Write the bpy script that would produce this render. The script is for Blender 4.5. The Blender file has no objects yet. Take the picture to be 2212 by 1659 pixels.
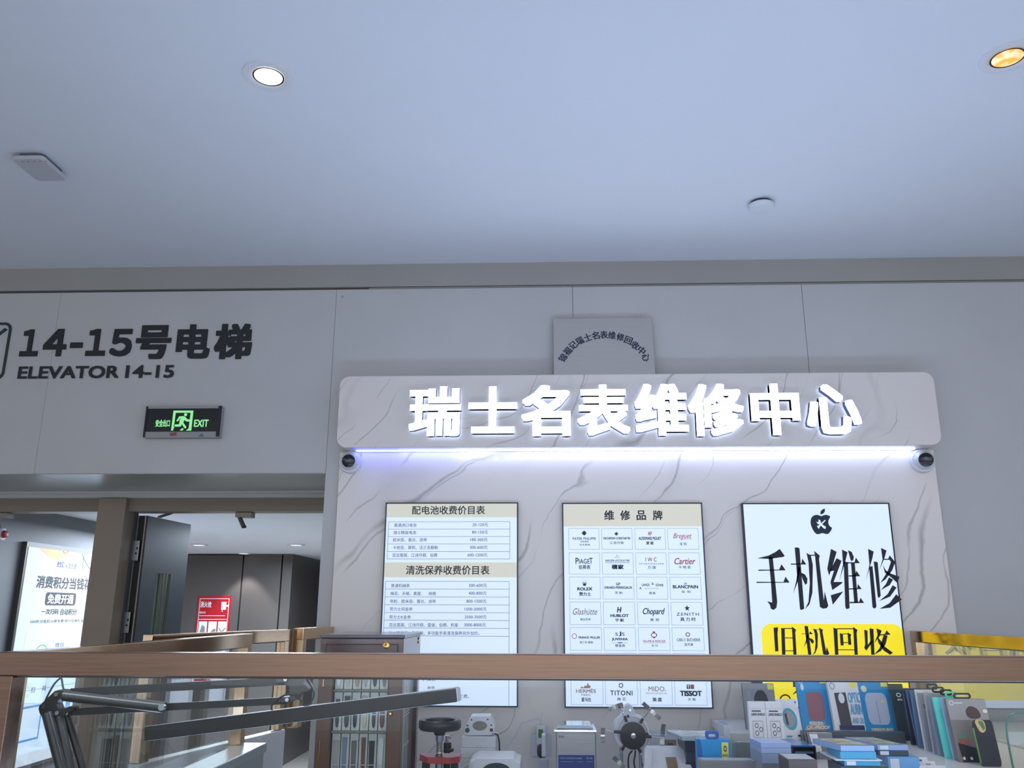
import bpy, bmesh, math, random
from mathutils import Vector as V, Matrix
random.seed(7)
SC = bpy.context.scene
COL = SC.collection
# ---------------------------------------------------------------- camera
F, CX, CY = 1812.0, 1106.0, 829.5
PITCH, YAW, ROLL = math.radians(15.1), math.radians(-2.18), math.radians(0.156)
EYE = V((0, 0, 1.6))
fw = V((math.sin(YAW) * math.cos(PITCH), math.cos(YAW) * math.cos(PITCH), math.sin(PITCH)))
rt0 = V((math.cos(YAW), -math.sin(YAW), 0)); up0 = rt0.cross(fw)
RT = rt0 * math.cos(ROLL) + up0 * math.sin(ROLL); UP = -rt0 * math.sin(ROLL) + up0 * math.cos(ROLL)
cd = bpy.data.cameras.new('camera'); cam = bpy.data.objects.new('camera', cd); COL.objects.link(cam)
m = Matrix((RT, UP, -fw)).transposed().to_4x4(); m.translation = EYE; cam.matrix_world = m
cd.sensor_fit = 'HORIZONTAL'; cd.sensor_width = 36.0; cd.lens = F / 2212 * 36; cd.clip_start = 0.05
SC.camera = cam
# ---------------------------------------------------------------- world, exposure
vs = SC.view_settings
vs.view_transform = 'Standard'; vs.look = 'None'; vs.gamma = 1.0; vs.use_curve_mapping = False; vs.exposure = 0.16
SC.cycles.use_denoising = True
SC.cycles.max_bounces = 8; SC.cycles.transparent_max_bounces = 24; SC.cycles.sample_clamp_indirect = 4.0
wd = bpy.data.worlds.new('hall'); SC.world = wd; wd.use_nodes = True
nt = wd.node_tree; bg = nt.nodes['Background']
tc = nt.nodes.new('ShaderNodeTexCoord'); mp = nt.nodes.new('ShaderNodeMapping'); mp.inputs['Scale'].default_value = (2.6, 2.6, 1.2)
nz = nt.nodes.new('ShaderNodeTexNoise'); nz.inputs['Scale'].default_value = 1.6; nz.inputs['Detail'].default_value = 2.0
rp = nt.nodes.new('ShaderNodeValToRGB'); rp.color_ramp.elements[0].position = 0.36; rp.color_ramp.elements[1].position = 0.66
rp.color_ramp.elements[0].color = (0.16, 0.175, 0.20, 1); rp.color_ramp.elements[1].color = (0.78, 0.83, 0.95, 1)
for a, b in ((tc.outputs['Generated'], mp.inputs[0]), (mp.outputs[0], nz.inputs['Vector']), (nz.outputs['Fac'], rp.inputs[0]), (rp.outputs[0], bg.inputs[0])):
    nt.links.new(a, b)
bg.inputs[1].default_value = 1.1

def lin(c):
    r = []
    for x in c:
        x /= 255.0
        r.append(x / 12.92 if x <= 0.04045 else ((x + 0.055) / 1.055) ** 2.4)
    return (*r, 1.0)

def area(name, loc, rot, sx, sy, power, col):
    l = bpy.data.lights.new(name, 'AREA'); l.shape = 'RECTANGLE'; l.size = sx; l.size_y = sy; l.energy = power; l.color = col
    o = bpy.data.objects.new(name, l); o.location = loc; o.rotation_euler = rot; COL.objects.link(o); return o
# rows of ceiling light panels of the mall hall, well behind the camera
for i, (lx, ly) in enumerate(((-4.0, -3.4), (0.6, -3.4), (5.0, -3.4))):
    area('hall_light', (lx, ly, 3.1), (0, 0, 0), 2.4, 0.5, 60, (0.93, 0.96, 1.0))
area('hall_light', (0.5, -7.0, 2.2), (math.radians(80), 0, 0), 9.0, 3.0, 110, (0.86, 0.93, 1.0))   # bright shop fronts across the hall

# added fill lamp, brightens the lift lobby beyond the doors
area('lobby_fill', (-2.2, 7.2, 2.12), (0, 0, 0), 1.6, 3.0, 230, (0.74, 0.86, 1.0))

# ---------------------------------------------------------------- pixel rays and planes
def ray(x, y):
    return RT * ((x - CX) / F) - UP * ((y - CY) / F) + fw
def at_Y(x, y, Y): d = ray(x, y); return EYE + d * (Y / d.y)
def at_X(x, y, X): d = ray(x, y); return EYE + d * (X / d.x)
def at_Z(x, y, Z): d = ray(x, y); return EYE + d * ((Z - 1.6) / d.z)

class Pl:
    def __init__(s, O, u, v):
        s.O, s.u, s.v = V(O), V(u).normalized(), V(v).normalized(); s.n = s.u.cross(s.v)
    def pt(s, a, b, h=0.0): return s.O + s.u * a + s.v * b + s.n * h
    def uv(s, x, y):
        d = ray(x, y); t = (s.O - EYE).dot(s.n) / d.dot(s.n); p = EYE + d * t - s.O
        return (p.dot(s.u), p.dot(s.v))
    def pp(s, pts): return [s.uv(*p) for p in pts]
    def box(s, x0, y0, x1, y1):
        xm, ym = (x0 + x1) / 2, (y0 + y1) / 2
        return (s.uv(x0, ym)[0], s.uv(xm, y1)[1], s.uv(x1, ym)[0], s.uv(xm, y0)[1])
def wallpl(Y): return Pl((0, Y, 0), (1, 0, 0), (0, 0, 1))
class Quad:      # a (possibly leaning) card face from four corners TL, TR, BR, BL; coordinates 0..1
    def __init__(s, tl, tr, br, bl):
        s.c = [V(p) for p in (bl, br, tr, tl)]
        s.n = (s.c[1] - s.c[0]).cross(s.c[3] - s.c[0]).normalized()
    def pt(s, a, b, h=0.0):
        c = s.c
        return (c[0] * (1 - a) + c[1] * a) * (1 - b) + (c[3] * (1 - a) + c[2] * a) * b + s.n * h

# ---------------------------------------------------------------- text outlines
_tc = {}
_fc = bpy.data.curves.new('t', 'FONT'); _fo = bpy.data.objects.new('t', _fc); COL.objects.link(_fo)
def glyphs(s, space=1.0, res=3):
    k = (s, space, res)
    if k not in _tc:
        _fc.body = s; _fc.space_character = space; _fc.resolution_u = res
        dg = bpy.context.evaluated_depsgraph_get(); dg.update()
        me = bpy.data.meshes.new_from_object(_fo.evaluated_get(dg))
        _tc[k] = ([(v.co.x, v.co.y) for v in me.vertices], [tuple(p.vertices) for p in me.polygons])
        bpy.data.meshes.remove(me)
    return _tc[k]

# ---------------------------------------------------------------- mesh builder
class M:
    def __init__(s): s.v = []; s.f = []
    def add(s, vs, fs):
        n = len(s.v); s.v += [V(p) for p in vs]; s.f += [tuple(i + n for i in f) for f in fs]; return s
    def box(s, x0, x1, y0, y1, z0, z1):
        return s.hexa([(x0, y0, z0), (x1, y0, z0), (x1, y1, z0), (x0, y1, z0)], [(x0, y0, z1), (x1, y0, z1), (x1, y1, z1), (x0, y1, z1)])
    def hexa(s, b, t): return s.add(list(b) + list(t), [(3, 2, 1, 0), (4, 5, 6, 7), (0, 1, 5, 4), (1, 2, 6, 5), (2, 3, 7, 6), (3, 0, 4, 7)])
    def obox(s, c, u, v, w, a, b, d):     # centre, three axes, three half sizes
        c = V(c); u = V(u).normalized() * a; v = V(v).normalized() * b; w = V(w).normalized() * d
        return s.hexa([c - u - v - w, c + u - v - w, c + u + v - w, c - u + v - w], [c - u - v + w, c + u - v + w, c + u + v + w, c - u + v + w])
    def poly(s, pts): return s.add(pts, [tuple(range(len(pts)))])
    def flat(s, pl, pts, h=0.0005): return s.poly([pl.pt(a, b, h) for a, b in pts])
    def rect(s, pl, a0, b0, a1, b1, h=0.0005): return s.flat(pl, [(a0, b0), (a1, b0), (a1, b1), (a0, b1)], h)
    def frame(s, pl, a0, b0, a1, b1, w, h=0.0005, wv=None):
        wv = wv or w
        s.rect(pl, a0, b0, a1, b0 + wv, h); s.rect(pl, a0, b1 - wv, a1, b1, h); s.rect(pl, a0, b0 + wv, a0 + w, b1 - wv, h); return s.rect(pl, a1 - w, b0 + wv, a1, b1 - wv, h)
    def prism(s, pl, pts, h0, h1):
        n = len(pts); vs = [pl.pt(a, b, h0) for a, b in pts] + [pl.pt(a, b, h1) for a, b in pts]
        return s.add(vs, [tuple(range(n))[::-1], tuple(range(n, 2 * n))] + [(i, (i + 1) % n, n + (i + 1) % n, n + i) for i in range(n)])
    def ring(s, pl, outer, inner, h0, h1):    # plate with a hole, same number of points in both outlines
        n = len(outer)
        vs = [pl.pt(a, b, h) for h in (h0, h1) for q in (outer, inner) for a, b in q]; fs = []
        for i in range(n):
            j = (i + 1) % n
            fs += [(2 * n + i, 2 * n + j, 3 * n + j, 3 * n + i), (j, i, n + i, n + j), (i, j, 2 * n + j, 2 * n + i), (n + j, n + i, 3 * n + i, 3 * n + j)]
        return s.add(vs, fs)
    def cyl(s, p0, p1, r0, r1=None, seg=20): return s.lathe(p0, V(p1) - V(p0), [(0, 0), (r0, 0), (r0 if r1 is None else r1, 1), (0, 1)], seg, True)
    def lathe(s, p, ax, prof, seg=28, unit=False):
        p = V(p); ax = V(ax); L = ax.length if unit else 1.0; ax = ax.normalized()
        u = ax.orthogonal().normalized(); w = ax.cross(u); vs = []; fs = []; rows = []
        for r, h in prof:
            if r < 1e-7: rows.append([len(vs)]); vs.append(p + ax * h * L)
            else:
                rows.append(list(range(len(vs), len(vs) + seg)))
                vs += [p + ax * h * L + (u * math.cos(t) + w * math.sin(t)) * r for t in (2 * math.pi * k / seg for k in range(seg))]
        for A, B in zip(rows, rows[1:]):
            if len(A) == 1 and len(B) == 1: continue
            for k in range(seg):
                j = (k + 1) % seg
                if len(A) == 1: fs.append((A[0], B[j], B[k]))
                elif len(B) == 1: fs.append((A[k], A[j], B[0]))
                else: fs.append((A[k], A[j], B[j], B[k]))
        return s.add(vs, fs)
    def tube(s, pts, r, seg=8):
        pts = [V(p) for p in pts]; vs = []; fs = []; n = len(pts); prev = None
        for i, p in enumerate(pts):
            t = (pts[min(i + 1, n - 1)] - pts[max(i - 1, 0)]).normalized()
            u = t.orthogonal().normalized() if prev is None else (prev - t * prev.dot(t)).normalized()
            prev = u; w = t.cross(u)
            vs += [p + (u * math.cos(a) + w * math.sin(a)) * r for a in (2 * math.pi * k / seg for k in range(seg))]
        for i in range(n - 1):
            for k in range(seg):
                j = (k + 1) % seg; fs.append((i * seg + k, i * seg + j, i * seg + seg + j, i * seg + seg + k))
        fs += [tuple(range(seg))[::-1], tuple(range((n - 1) * seg, n * seg))]
        return s.add(vs, fs)
    def text(s, pl, t, box, bold=(0, 0), h=0.0006, shear=0.0, space=1.0, depth=0.0, res=3, fine=False):
        vs, fs = glyphs(t, space, res)
        bx, by = bold; offs = [(0, 0)]
        if bx or by:
            g = (-1, -.5, 0, .5, 1) if fine else (-1, 0, 1)
            offs = [(a * bx, b * by) for a in (g if bx else (0,)) for b in (g if by else (0,)) if not fine or max(abs(a), abs(b)) == 1 or a == b == 0]
        vs = [(x + shear * y, y) for x, y in vs]
        x0 = min(p[0] for p in vs) - bx; x1 = max(p[0] for p in vs) + bx; y0 = min(p[1] for p in vs) - by; y1 = max(p[1] for p in vs) + by
        a0, b0, a1, b1 = box; sx = (a1 - a0) / (x1 - x0); sy = (b1 - b0) / (y1 - y0)
        edges = None
        if depth:
            cnt = {}
            for f in fs:
                for i in range(len(f)):
                    e = (f[i], f[(i + 1) % len(f)]); kk = tuple(sorted(e)); cnt.setdefault(kk, []).append(e)
            edges = [v[0] for v in cnt.values() if len(v) == 1]
        for k, (dx, dy) in enumerate(offs):
            hh = h + k * 2e-5
            q = [(a0 + (x + dx - x0) * sx, b0 + (y + dy - y0) * sy) for x, y in vs]
            if depth:
                s.add([pl.pt(a, b, hh) for a, b in q] + [pl.pt(a, b, hh - depth) for a, b in q], [(e[0], e[1], e[1] + len(q), e[0] + len(q)) for e in edges])
            else: s.add([pl.pt(a, b, hh) for a, b in q], fs)
        return s

def worldloc(o):
    p = V((0, 0, 0))
    while o is not None: p += o.location; o = o.parent
    return p
def build(mb, name, mat, parent=None, smooth=False, bevel=0.0, seg=2):
    me = bpy.data.meshes.new(name)
    off = worldloc(parent) if parent else V((0, 0, 0))
    c = V((0, 0, 0))
    if not parent and mb.v:     # a thing that is one mesh: its origin at its base
        c = V(((min(p.x for p in mb.v) + max(p.x for p in mb.v)) / 2, (min(p.y for p in mb.v) + max(p.y for p in mb.v)) / 2, min(p.z for p in mb.v)))
    me.from_pydata([p - off - c for p in mb.v], [], mb.f); me.update()
    o = bpy.data.objects.new(name, me); COL.objects.link(o); o.location = c
    if mat: me.materials.append(mat)
    if parent: o.parent = parent
    if smooth:
        for p in me.polygons: p.use_smooth = True
        try: me.set_sharp_from_angle(angle=math.radians(40))
        except Exception: pass
    if bevel:
        bm = bmesh.new(); bm.from_mesh(me); bmesh.ops.remove_doubles(bm, verts=bm.verts, dist=1e-6); bmesh.ops.recalc_face_normals(bm, faces=bm.faces); bm.to_mesh(me); bm.free()
        md = o.modifiers.new('bevel', 'BEVEL'); md.width = bevel; md.segments = seg; md.limit_method = 'ANGLE'; md.angle_limit = math.radians(35)
    return o
def thing(name, label, cat, loc, group=None):
    o = bpy.data.objects.new(name, None); COL.objects.link(o); o.location = V(loc); o.empty_display_size = 0.05
    o['label'] = label; o['category'] = cat
    if group: o['group'] = group
    return o
def tag(o, label, cat, group=None):
    o['label'] = label; o['category'] = cat
    if group: o['group'] = group
    return o
def struct(o): o['kind'] = 'structure'; return o
def dup(root, loc, label=None, group=None):
    r = root.copy(); COL.objects.link(r); r.location = V(loc)
    if label: r['label'] = label
    if group: r['group'] = group
    for ch in root.children:
        c = ch.copy(); COL.objects.link(c); c.parent = r
        for g in ch.children:
            d = g.copy(); COL.objects.link(d); d.parent = c
    return r

# ---------------------------------------------------------------- materials
_mats = {}
def mat(name, col, rough=0.5, metal=0.0, emit=0.0, spec=0.5, ecol=None):
    if name in _mats: return _mats[name]
    m = bpy.data.materials.new(name); m.use_nodes = True; b = m.node_tree.nodes['Principled BSDF']
    b.inputs['Base Color'].default_value = lin(col); b.inputs['Roughness'].default_value = rough; b.inputs['Metallic'].default_value = metal
    b.inputs['Specular IOR Level'].default_value = spec
    if emit: b.inputs['Emission Color'].default_value = lin(ecol or col); b.inputs['Emission Strength'].default_value = emit
    _mats[name] = m; return m
def noisy(name, col, amt, scale, rough=0.5, metal=0.0, stretch=(1, 1, 1), spec=0.5, rvar=0.0):
    m = mat(name, col, rough, metal, spec=spec); nt = m.node_tree; b = nt.nodes['Principled BSDF']
    tc = nt.nodes.new('ShaderNodeTexCoord'); mp = nt.nodes.new('ShaderNodeMapping'); mp.inputs['Scale'].default_value = stretch
    nz = nt.nodes.new('ShaderNodeTexNoise'); nz.inputs['Scale'].default_value = scale; nz.inputs['Detail'].default_value = 4
    rp = nt.nodes.new('ShaderNodeValToRGB'); c = lin(col)
    rp.color_ramp.elements[0].color = (*[x * (1 - amt) for x in c[:3]], 1); rp.color_ramp.elements[1].color = (*[min(1, x * (1 + amt)) for x in c[:3]], 1)
    rp.color_ramp.elements[0].position = 0.3; rp.color_ramp.elements[1].position = 0.7
    nt.links.new(tc.outputs['Object'], mp.inputs[0]); nt.links.new(mp.outputs[0], nz.inputs['Vector']); nt.links.new(nz.outputs['Fac'], rp.inputs[0]); nt.links.new(rp.outputs[0], b.inputs['Base Color'])
    if rvar:
        mr = nt.nodes.new('ShaderNodeMapRange'); mr.inputs['To Min'].default_value = rough - rvar; mr.inputs['To Max'].default_value = rough + rvar
        nt.links.new(nz.outputs['Fac'], mr.inputs['Value']); nt.links.new(mr.outputs[0], b.inputs['Roughness'])
    return m
def marble(name, base, vein, seed, ang=52, scale=1.0, strength=0.6):
    m = mat(name, base, 0.28); nt = m.node_tree; b = nt.nodes['Principled BSDF']; L = nt.links.new
    tc = nt.nodes.new('ShaderNodeTexCoord'); ca, sa = math.cos(math.radians(ang)), math.sin(math.radians(ang))
    mp = nt.nodes.new('ShaderNodeCombineXYZ')
    def dot(v, k):
        d = nt.nodes.new('ShaderNodeVectorMath'); d.operation = 'DOT_PRODUCT'; d.inputs[1].default_value = v; L(tc.outputs['Object'], d.inputs[0])
        a = nt.nodes.new('ShaderNodeMath'); a.operation = 'ADD'; a.inputs[1].default_value = seed * k; L(d.outputs['Value'], a.inputs[0]); return a.outputs[0]
    L(dot((ca * .38 * scale, 0, sa * .38 * scale), 1.0), mp.inputs[0]); L(dot((0, scale, 0), .7), mp.inputs[1]); L(dot((-sa * scale, 0, ca * scale), .3), mp.inputs[2])
    def noise(sc, det, iso=False):
        n = nt.nodes.new('ShaderNodeTexNoise'); n.inputs['Scale'].default_value = sc; n.inputs['Detail'].default_value = det; L(sh.outputs[0] if iso else mp.outputs[0], n.inputs['Vector']); return n.outputs['Fac']
    sh = nt.nodes.new('ShaderNodeVectorMath'); sh.operation = 'ADD'; sh.inputs[1].default_value = (seed * 2, 0, seed); L(tc.outputs['Object'], sh.inputs[0])
    def math_(op, p, q=None, r=None):
        k = nt.nodes.new('ShaderNodeMath'); k.operation = op
        for i, x in enumerate((p, q, r)):
            if x is None: continue
            if isinstance(x, (int, float)): k.inputs[i].default_value = x
            else: L(x, k.inputs[i])
        return k.outputs[0]
    sep = nt.nodes.new('ShaderNodeSeparateXYZ'); L(mp.outputs[0], sep.inputs[0])
    def veins(freq, wob, fine, width, gate0, gate1, gsc):
        s = math_('MULTIPLY_ADD', sep.outputs['Z'], freq, math_('MULTIPLY_ADD', noise(1.3, 2, True), wob, math_('MULTIPLY', noise(8.0, 3, True), fine)))
        d = math_('ABSOLUTE', math_('SUBTRACT', math_('FRACT', s), 0.5))
        wv = math_('MULTIPLY', math_('POWER', noise(4.0, 2), 3.0), width * 8)
        t = math_('SUBTRACT', 1.0, math_('MINIMUM', math_('DIVIDE', d, wv), 1.0))
        r = nt.nodes.new('ShaderNodeMapRange'); r.interpolation_type = 'SMOOTHSTEP'; r.inputs['From Min'].default_value = gate0; r.inputs['From Max'].default_value = gate1; L(noise(gsc, 1, True), r.inputs['Value'])
        return math_('MULTIPLY', t, r.outputs[0])
    a_ = math_('MULTIPLY', veins(2.8, 2.5, 0.16, 0.028, 0.40, 0.56, 2.6), strength)
    b_ = math_('MULTIPLY', veins(4.7, 3.4, 0.26, 0.020, 0.44, 0.58, 3.3), strength * 0.8)
    c_ = math_('MULTIPLY', veins(1.3, 3.0, 0.2, 0.11, 0.42, 0.7, 1.7), 0.16)
    mx = nt.nodes.new('ShaderNodeMath'); mx.operation = 'MAXIMUM'; L(math_('MAXIMUM', a_, b_), mx.inputs[0]); L(c_, mx.inputs[1])
    mix = nt.nodes.new('ShaderNodeMix'); mix.data_type = 'RGBA'; mix.inputs[6].default_value = lin(base); mix.inputs[7].default_value = lin(vein)
    L(mx.outputs[0], mix.inputs[0]); L(mix.outputs[2], b.inputs['Base Color'])
    return m
def glass(name, tint=(0.97, 0.985, 0.98), refl=1.0, rough=0.0):
    m = bpy.data.materials.new(name); m.use_nodes = True; nt = m.node_tree; nt.nodes.clear(); L = nt.links.new
    out = nt.nodes.new('ShaderNodeOutputMaterial'); mx = nt.nodes.new('ShaderNodeMixShader'); tr = nt.nodes.new('ShaderNodeBsdfTransparent'); gl = nt.nodes.new('ShaderNodeBsdfGlossy')
    lw = nt.nodes.new('ShaderNodeLayerWeight'); lw.inputs[0].default_value = 0.5
    p = nt.nodes.new('ShaderNodeMath'); p.operation = 'POWER'; p.inputs[1].default_value = 5.0; L(lw.outputs['Facing'], p.inputs[0])
    q = nt.nodes.new('ShaderNodeMath'); q.operation = 'MULTIPLY_ADD'; q.inputs[1].default_value = 0.95 * refl; q.inputs[2].default_value = 0.042 * refl; L(p.outputs[0], q.inputs[0])
    tr.inputs[0].default_value = (*tint, 1); gl.inputs[0].default_value = (1, 1, 1, 1); gl.inputs['Roughness'].default_value = rough
    L(q.outputs[0], mx.inputs[0]); L(tr.outputs[0], mx.inputs[1]); L(gl.outputs[0], mx.inputs[2]); L(mx.outputs[0], out.inputs[0])
    return m
GLASS = glass('clear_glass', refl=0.28); GLASSR = glass('mirror_film_glass', refl=2.6); PLASTIC = glass('clear_plastic', (0.90, 0.92, 0.93), 1.6, 0.12)
WALL = noisy('wall_paint', (188, 187, 186), 0.03, 3.0, 0.55)
CORNICE = noisy('cornice_paint', (158, 155, 150), 0.03, 2.0, 0.6)
CEIL = noisy('ceiling_paint', (220, 224, 232), 0.015, 1.5, 0.8)
DARK = mat('dark_gap', (60, 56, 52), 0.8)
SEAM = mat('seam_grey', (110, 108, 104), 0.7)
BLACK = mat('black_paint', (24, 26, 28), 0.45)
LETTER = mat('black_lettering', (28, 34, 36), 0.5)
BRONZE = noisy('brushed_bronze', (138, 112, 96), 0.10, 60, 0.3, 1.0, (0.15, 1, 6), rvar=0.04)
POLISH = noisy('polished_bronze', (206, 176, 142), 0.05, 40, 0.14, 1.0, (0.15, 1, 6))
BRASS = mat('brass', (220, 175, 95), 0.25, 1.0)
STEEL = noisy('brushed_steel', (190, 190, 192), 0.08, 40, 0.3, 1.0, (0.2, 1, 8))
CHROME = mat('chrome', (215, 218, 224), 0.15, 1.0)
WHITE = mat('white_plastic', (215, 218, 226), 0.4)
WHITEM = mat('white_enamel', (205, 207, 214), 0.35)
# ================================================================ the setting
W = 3.75
ZC = at_Y(1106, 568, W).z
PW = wallpl(W)
ZG = at_Y(1106, 619, W).z                      # shadow gap between wall panels and cornice
XJ = at_Y(703.2, 1021, W).x                    # door jamb corner
ZS = at_Y(400, 1023, W).z                      # underside of the wall over the doors
XL, XR = -7.0, 6.0
# floor, ceiling
struct(build(M().box(XL, XR, -9, 14, -0.1, 0), 'floor', noisy('floor_tile', (150, 146, 140), 0.08, 1.2, 0.2)))
struct(build(M().box(XL, XR, -9, W + 0.3, ZC, ZC + 0.12), 'ceiling', CEIL))
# back wall: panels with hairline joints on a darker backing
mb = M()
seams = [at_Y(x, y, W).x for x, y in ((132.5, 633), (731, 628), (1237, 650), (1731, 617))]
seams[1] = XJ
xs = [XL] + seams + [XR]
for i in range(5):
    g = 0.0006 if i in (0, 1) else 0.001
    a, b = xs[i] + (g if i else 0), xs[i + 1] - (g if i < 4 else 0)
    mb.box(a, b, W, W + 0.02, ZS if i < 2 else 0.0, ZG - 0.006)
struct(build(mb, 'wall_back', WALL))
mb = M().box(XL, XJ - 0.001, W + 0.021, W + 0.30, ZS + 0.002, ZG + 0.02).box(XJ, XR, W + 0.021, W + 0.30, 0, ZG + 0.02)
struct(build(mb, 'wall_back_core', SEAM))
mb = M().box(XL, XR, W - 0.004, W + 0.3, ZG + 0.006, ZC)
struct(build(mb, 'trim_1', CORNICE))
mb = M().box(seams[1] + 0.155, XR, W + 0.004, W + 0.018, ZG - 0.003, ZG + 0.0035)
struct(build(mb, 'trim_2', mat('gap_strip', (150, 146, 140), 0.6)))
# recess over the doors: underside, plaster lip
YR = 4.31
ZL = at_Y(400, 1075, YR).z
SOF = noisy('soffit_panel', (165, 170, 168), 0.03, 2, 0.28, 0.35)
xp = at_Z(80, 1025, ZS).x
mb = M().box(XL, xp - 0.001, W, YR, ZS - 0.0015, ZS + 0.001).box(xp + 0.001, XJ, W, YR, ZS - 0.0015, ZS + 0.001)
struct(build(mb, 'trim_3', SOF))
struct(build(M().box(XL, XJ, YR, YR + 0.16, ZL, ZS - 0.002), 'trim_4', mat('plaster_lip', (190, 188, 184), 0.7), bevel=0.014, seg=3))
struct(build(M().box(XJ + 0.0, XJ + 0.02, W + 0.02, YR + 0.3, 0, ZS), 'wall_jamb', WALL))
# door frame: header, mullion
ZH = at_Y(600, 1104.5, YR + 0.03).z
FR = noisy('door_frame_paint', (128, 116, 102), 0.04, 3, 0.4)
struct(build(M().box(XL, XJ, YR + 0.03, YR + 0.13, ZH, ZL + 0.002), 'trim_5', FR, bevel=0.002))
xm0, xm1 = at_Y(215, 1075, YR).x, at_Y(274, 1075, YR).x
struct(build(M().box(xm0, xm1, YR - 0.004, YR + 0.13, 0, ZL - 0.001), 'door_frame_1', noisy('mullion_paint', (140, 126, 110), 0.04, 3, 0.4), bevel=0.003))
# corridor beyond the doors
YF = 9.4
ZR = at_Y(520, 1196.5, YF).z
CW = noisy('corridor_panel', (84, 79, 77), 0.05, 2, 0.35)
XC = -3.17
struct(build(M().box(XL, 2.0, YR + 0.16, 13, ZR, ZR + 0.1), 'ceiling_corridor', CEIL))
struct(build(M().box(XC - 0.15, XC, YR + 0.17, 6.6, 0, ZR), 'wall_left', noisy('left_corridor_paint', (120, 122, 128), 0.04, 2, 0.5)))
x1 = at_Y(527, 1197, YF).x; x2 = at_Y(611, 1197, YF).x; x3 = at_Y(633, 1197, YF).x
mb = M().box(-8.0, x1 - 0.008, YF, YF + 0.1, 0, ZR - 0.012).box(x1 + 0.008, x2 - 0.008, YF, YF + 0.1, 0, ZR - 0.002).box(x2 + 0.008, x3, YF, YF + 1.6, 0, ZR - 0.002)
struct(build(mb, 'wall_far', CW))
struct(build(M().box(-8.0, x3 - 0.05, YF + 0.11, YF + 0.2, 0, ZR), 'wall_far_core', DARK))
struct(build(M().box(-2.75, 2.0, 12.0, 12.1, 0, ZR), 'wall_end', mat('dark_wall', (58, 50, 46), 0.6)))
struct(build(M().box(1.2, 1.3, W + 0.3, 13, 0, ZR), 'wall_right', CW))
def spot(name, loc, power, ang, col=(1, 1, 1), blend=0.35, r=0.03):
    l = bpy.data.lights.new(name, 'SPOT'); l.energy = power; l.spot_size = math.radians(ang); l.spot_blend = blend; l.color = col; l.shadow_soft_size = r
    o = bpy.data.objects.new(name, l); o.location = loc; COL.objects.link(o); return o
LENS = mat('lamp_lens_cool', (255, 255, 255), 0.4, emit=4.0, ecol=(250, 252, 255))
for k, (x, y, lab) in enumerate(((430, 1175.5, 'small round downlight in the corridor ceiling beside the open door leaf'), (640, 1175.5, 'small round downlight in the corridor ceiling above the right far column'), (527, 1194, 'small round downlight close to the far corridor wall, above its panel joint'))):
    p = at_Z(x, y, ZR)
    t = thing('ceiling_downlight', lab, 'light', p, 'corridor downlights')
    build(M().lathe(p - V((0, 0, 0.012)), (0, 0, 1), [(0.05, 0.012), (0.085, 0.012), (0.08, 0.0), (0.052, 0.0), (0.05, 0.012)]), 'trim_ring', WHITE, t, True)
    build(M().lathe(p - V((0, 0, 0.004)), (0, 0, 1), [(0, 0), (0.05, 0)]), 'lens', LENS, t)
    spot('corridor_lamp', p - V((0, 0.0, 0.02)), (40, 40, 32)[k], (100, 100, 80)[k])

# ---------------------------------------------------------------- open door leaf with hinges
hz = ZH - 0.01
xe0 = at_Y(292, 1180, YR + 0.13).x; xe1 = at_Y(311, 1180, YR + 0.13).x
p1 = V((xe1, YR + 0.14, 0)); far = at_Y(413, 1131, YR + 0.62); p2 = V((far.x, YR + 0.62, 0))
DG = noisy('door_grey', (82, 90, 98), 0.05, 2, 0.35)
d = thing('door_leaf', 'open grey metal door leaf with a narrow glass slot, hinged on the brown post', 'door', (p1.x, p1.y, 0))
d['kind'] = 'structure'
di = (p2 - p1).normalized(); nn = V((di.y, -di.x, 0))          # nn faces the camera side
th = 0.045
def leaf(a0, a1, z0, z1, h0, h1, m=None):
    m = m or M(); q = [p1 + di * a0 + nn * h0, p1 + di * a1 + nn * h0, p1 + di * a1 + nn * h1, p1 + di * a0 + nn * h1]
    return m.hexa([v + V((0, 0, z0)) for v in q], [v + V((0, 0, z1)) for v in q])
Ld = (p2 - p1).length
PD = Pl(p1, di, (0, 0, 1))
sa0, sb1 = PD.uv(338, 1238); sa1 = PD.uv(372, 1239)[0]
mb = leaf(0, sa0, 0.02, hz, -th, 0); leaf(sa1, Ld, 0.02, hz, -th, 0, mb); leaf(sa0, sa1, sb1, hz, -th, 0, mb); leaf(sa0, sa1, 0.02, 0.9, -th, 0, mb)
build(mb, 'leaf', DG, d)
build(leaf(sa0, sa1, 0.9, sb1, -th * .6, -th * .4), 'glass_slot', glass('slot_glass', (0.45, 0.6, 0.55), 2.0), d)
mb = M(); w = (sa1 - sa0)
for f0, f1 in ((0.42, 0.5), (0.62, 0.72), (0.9, 1.0)): leaf(sa0 + w * f0, sa0 + w * f1, 0.9, sb1, -0.01, 0.004, mb)
build(mb, 'bead', mat('slot_bead', (150, 150, 142), 0.3, 0.8), d)
leaf_edge = M().box(xe0, xe1 - 0.001, YR + 0.135, YR + 0.14, 0.02, hz)
build(leaf_edge, 'edge_strip', BLACK, d)
mb = M()
for xx in (292.5, 308.5):
    a = at_Y(xx, 1180, YR + 0.133).x; mb.box(a - 0.003, a + 0.003, YR + 0.128, YR + 0.135, 0.02, hz)
build(mb, 'edge_bead', mat('pale_metal', (170, 165, 155), 0.35, 0.7), d)
PH = wallpl(YR + 0.12)
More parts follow.
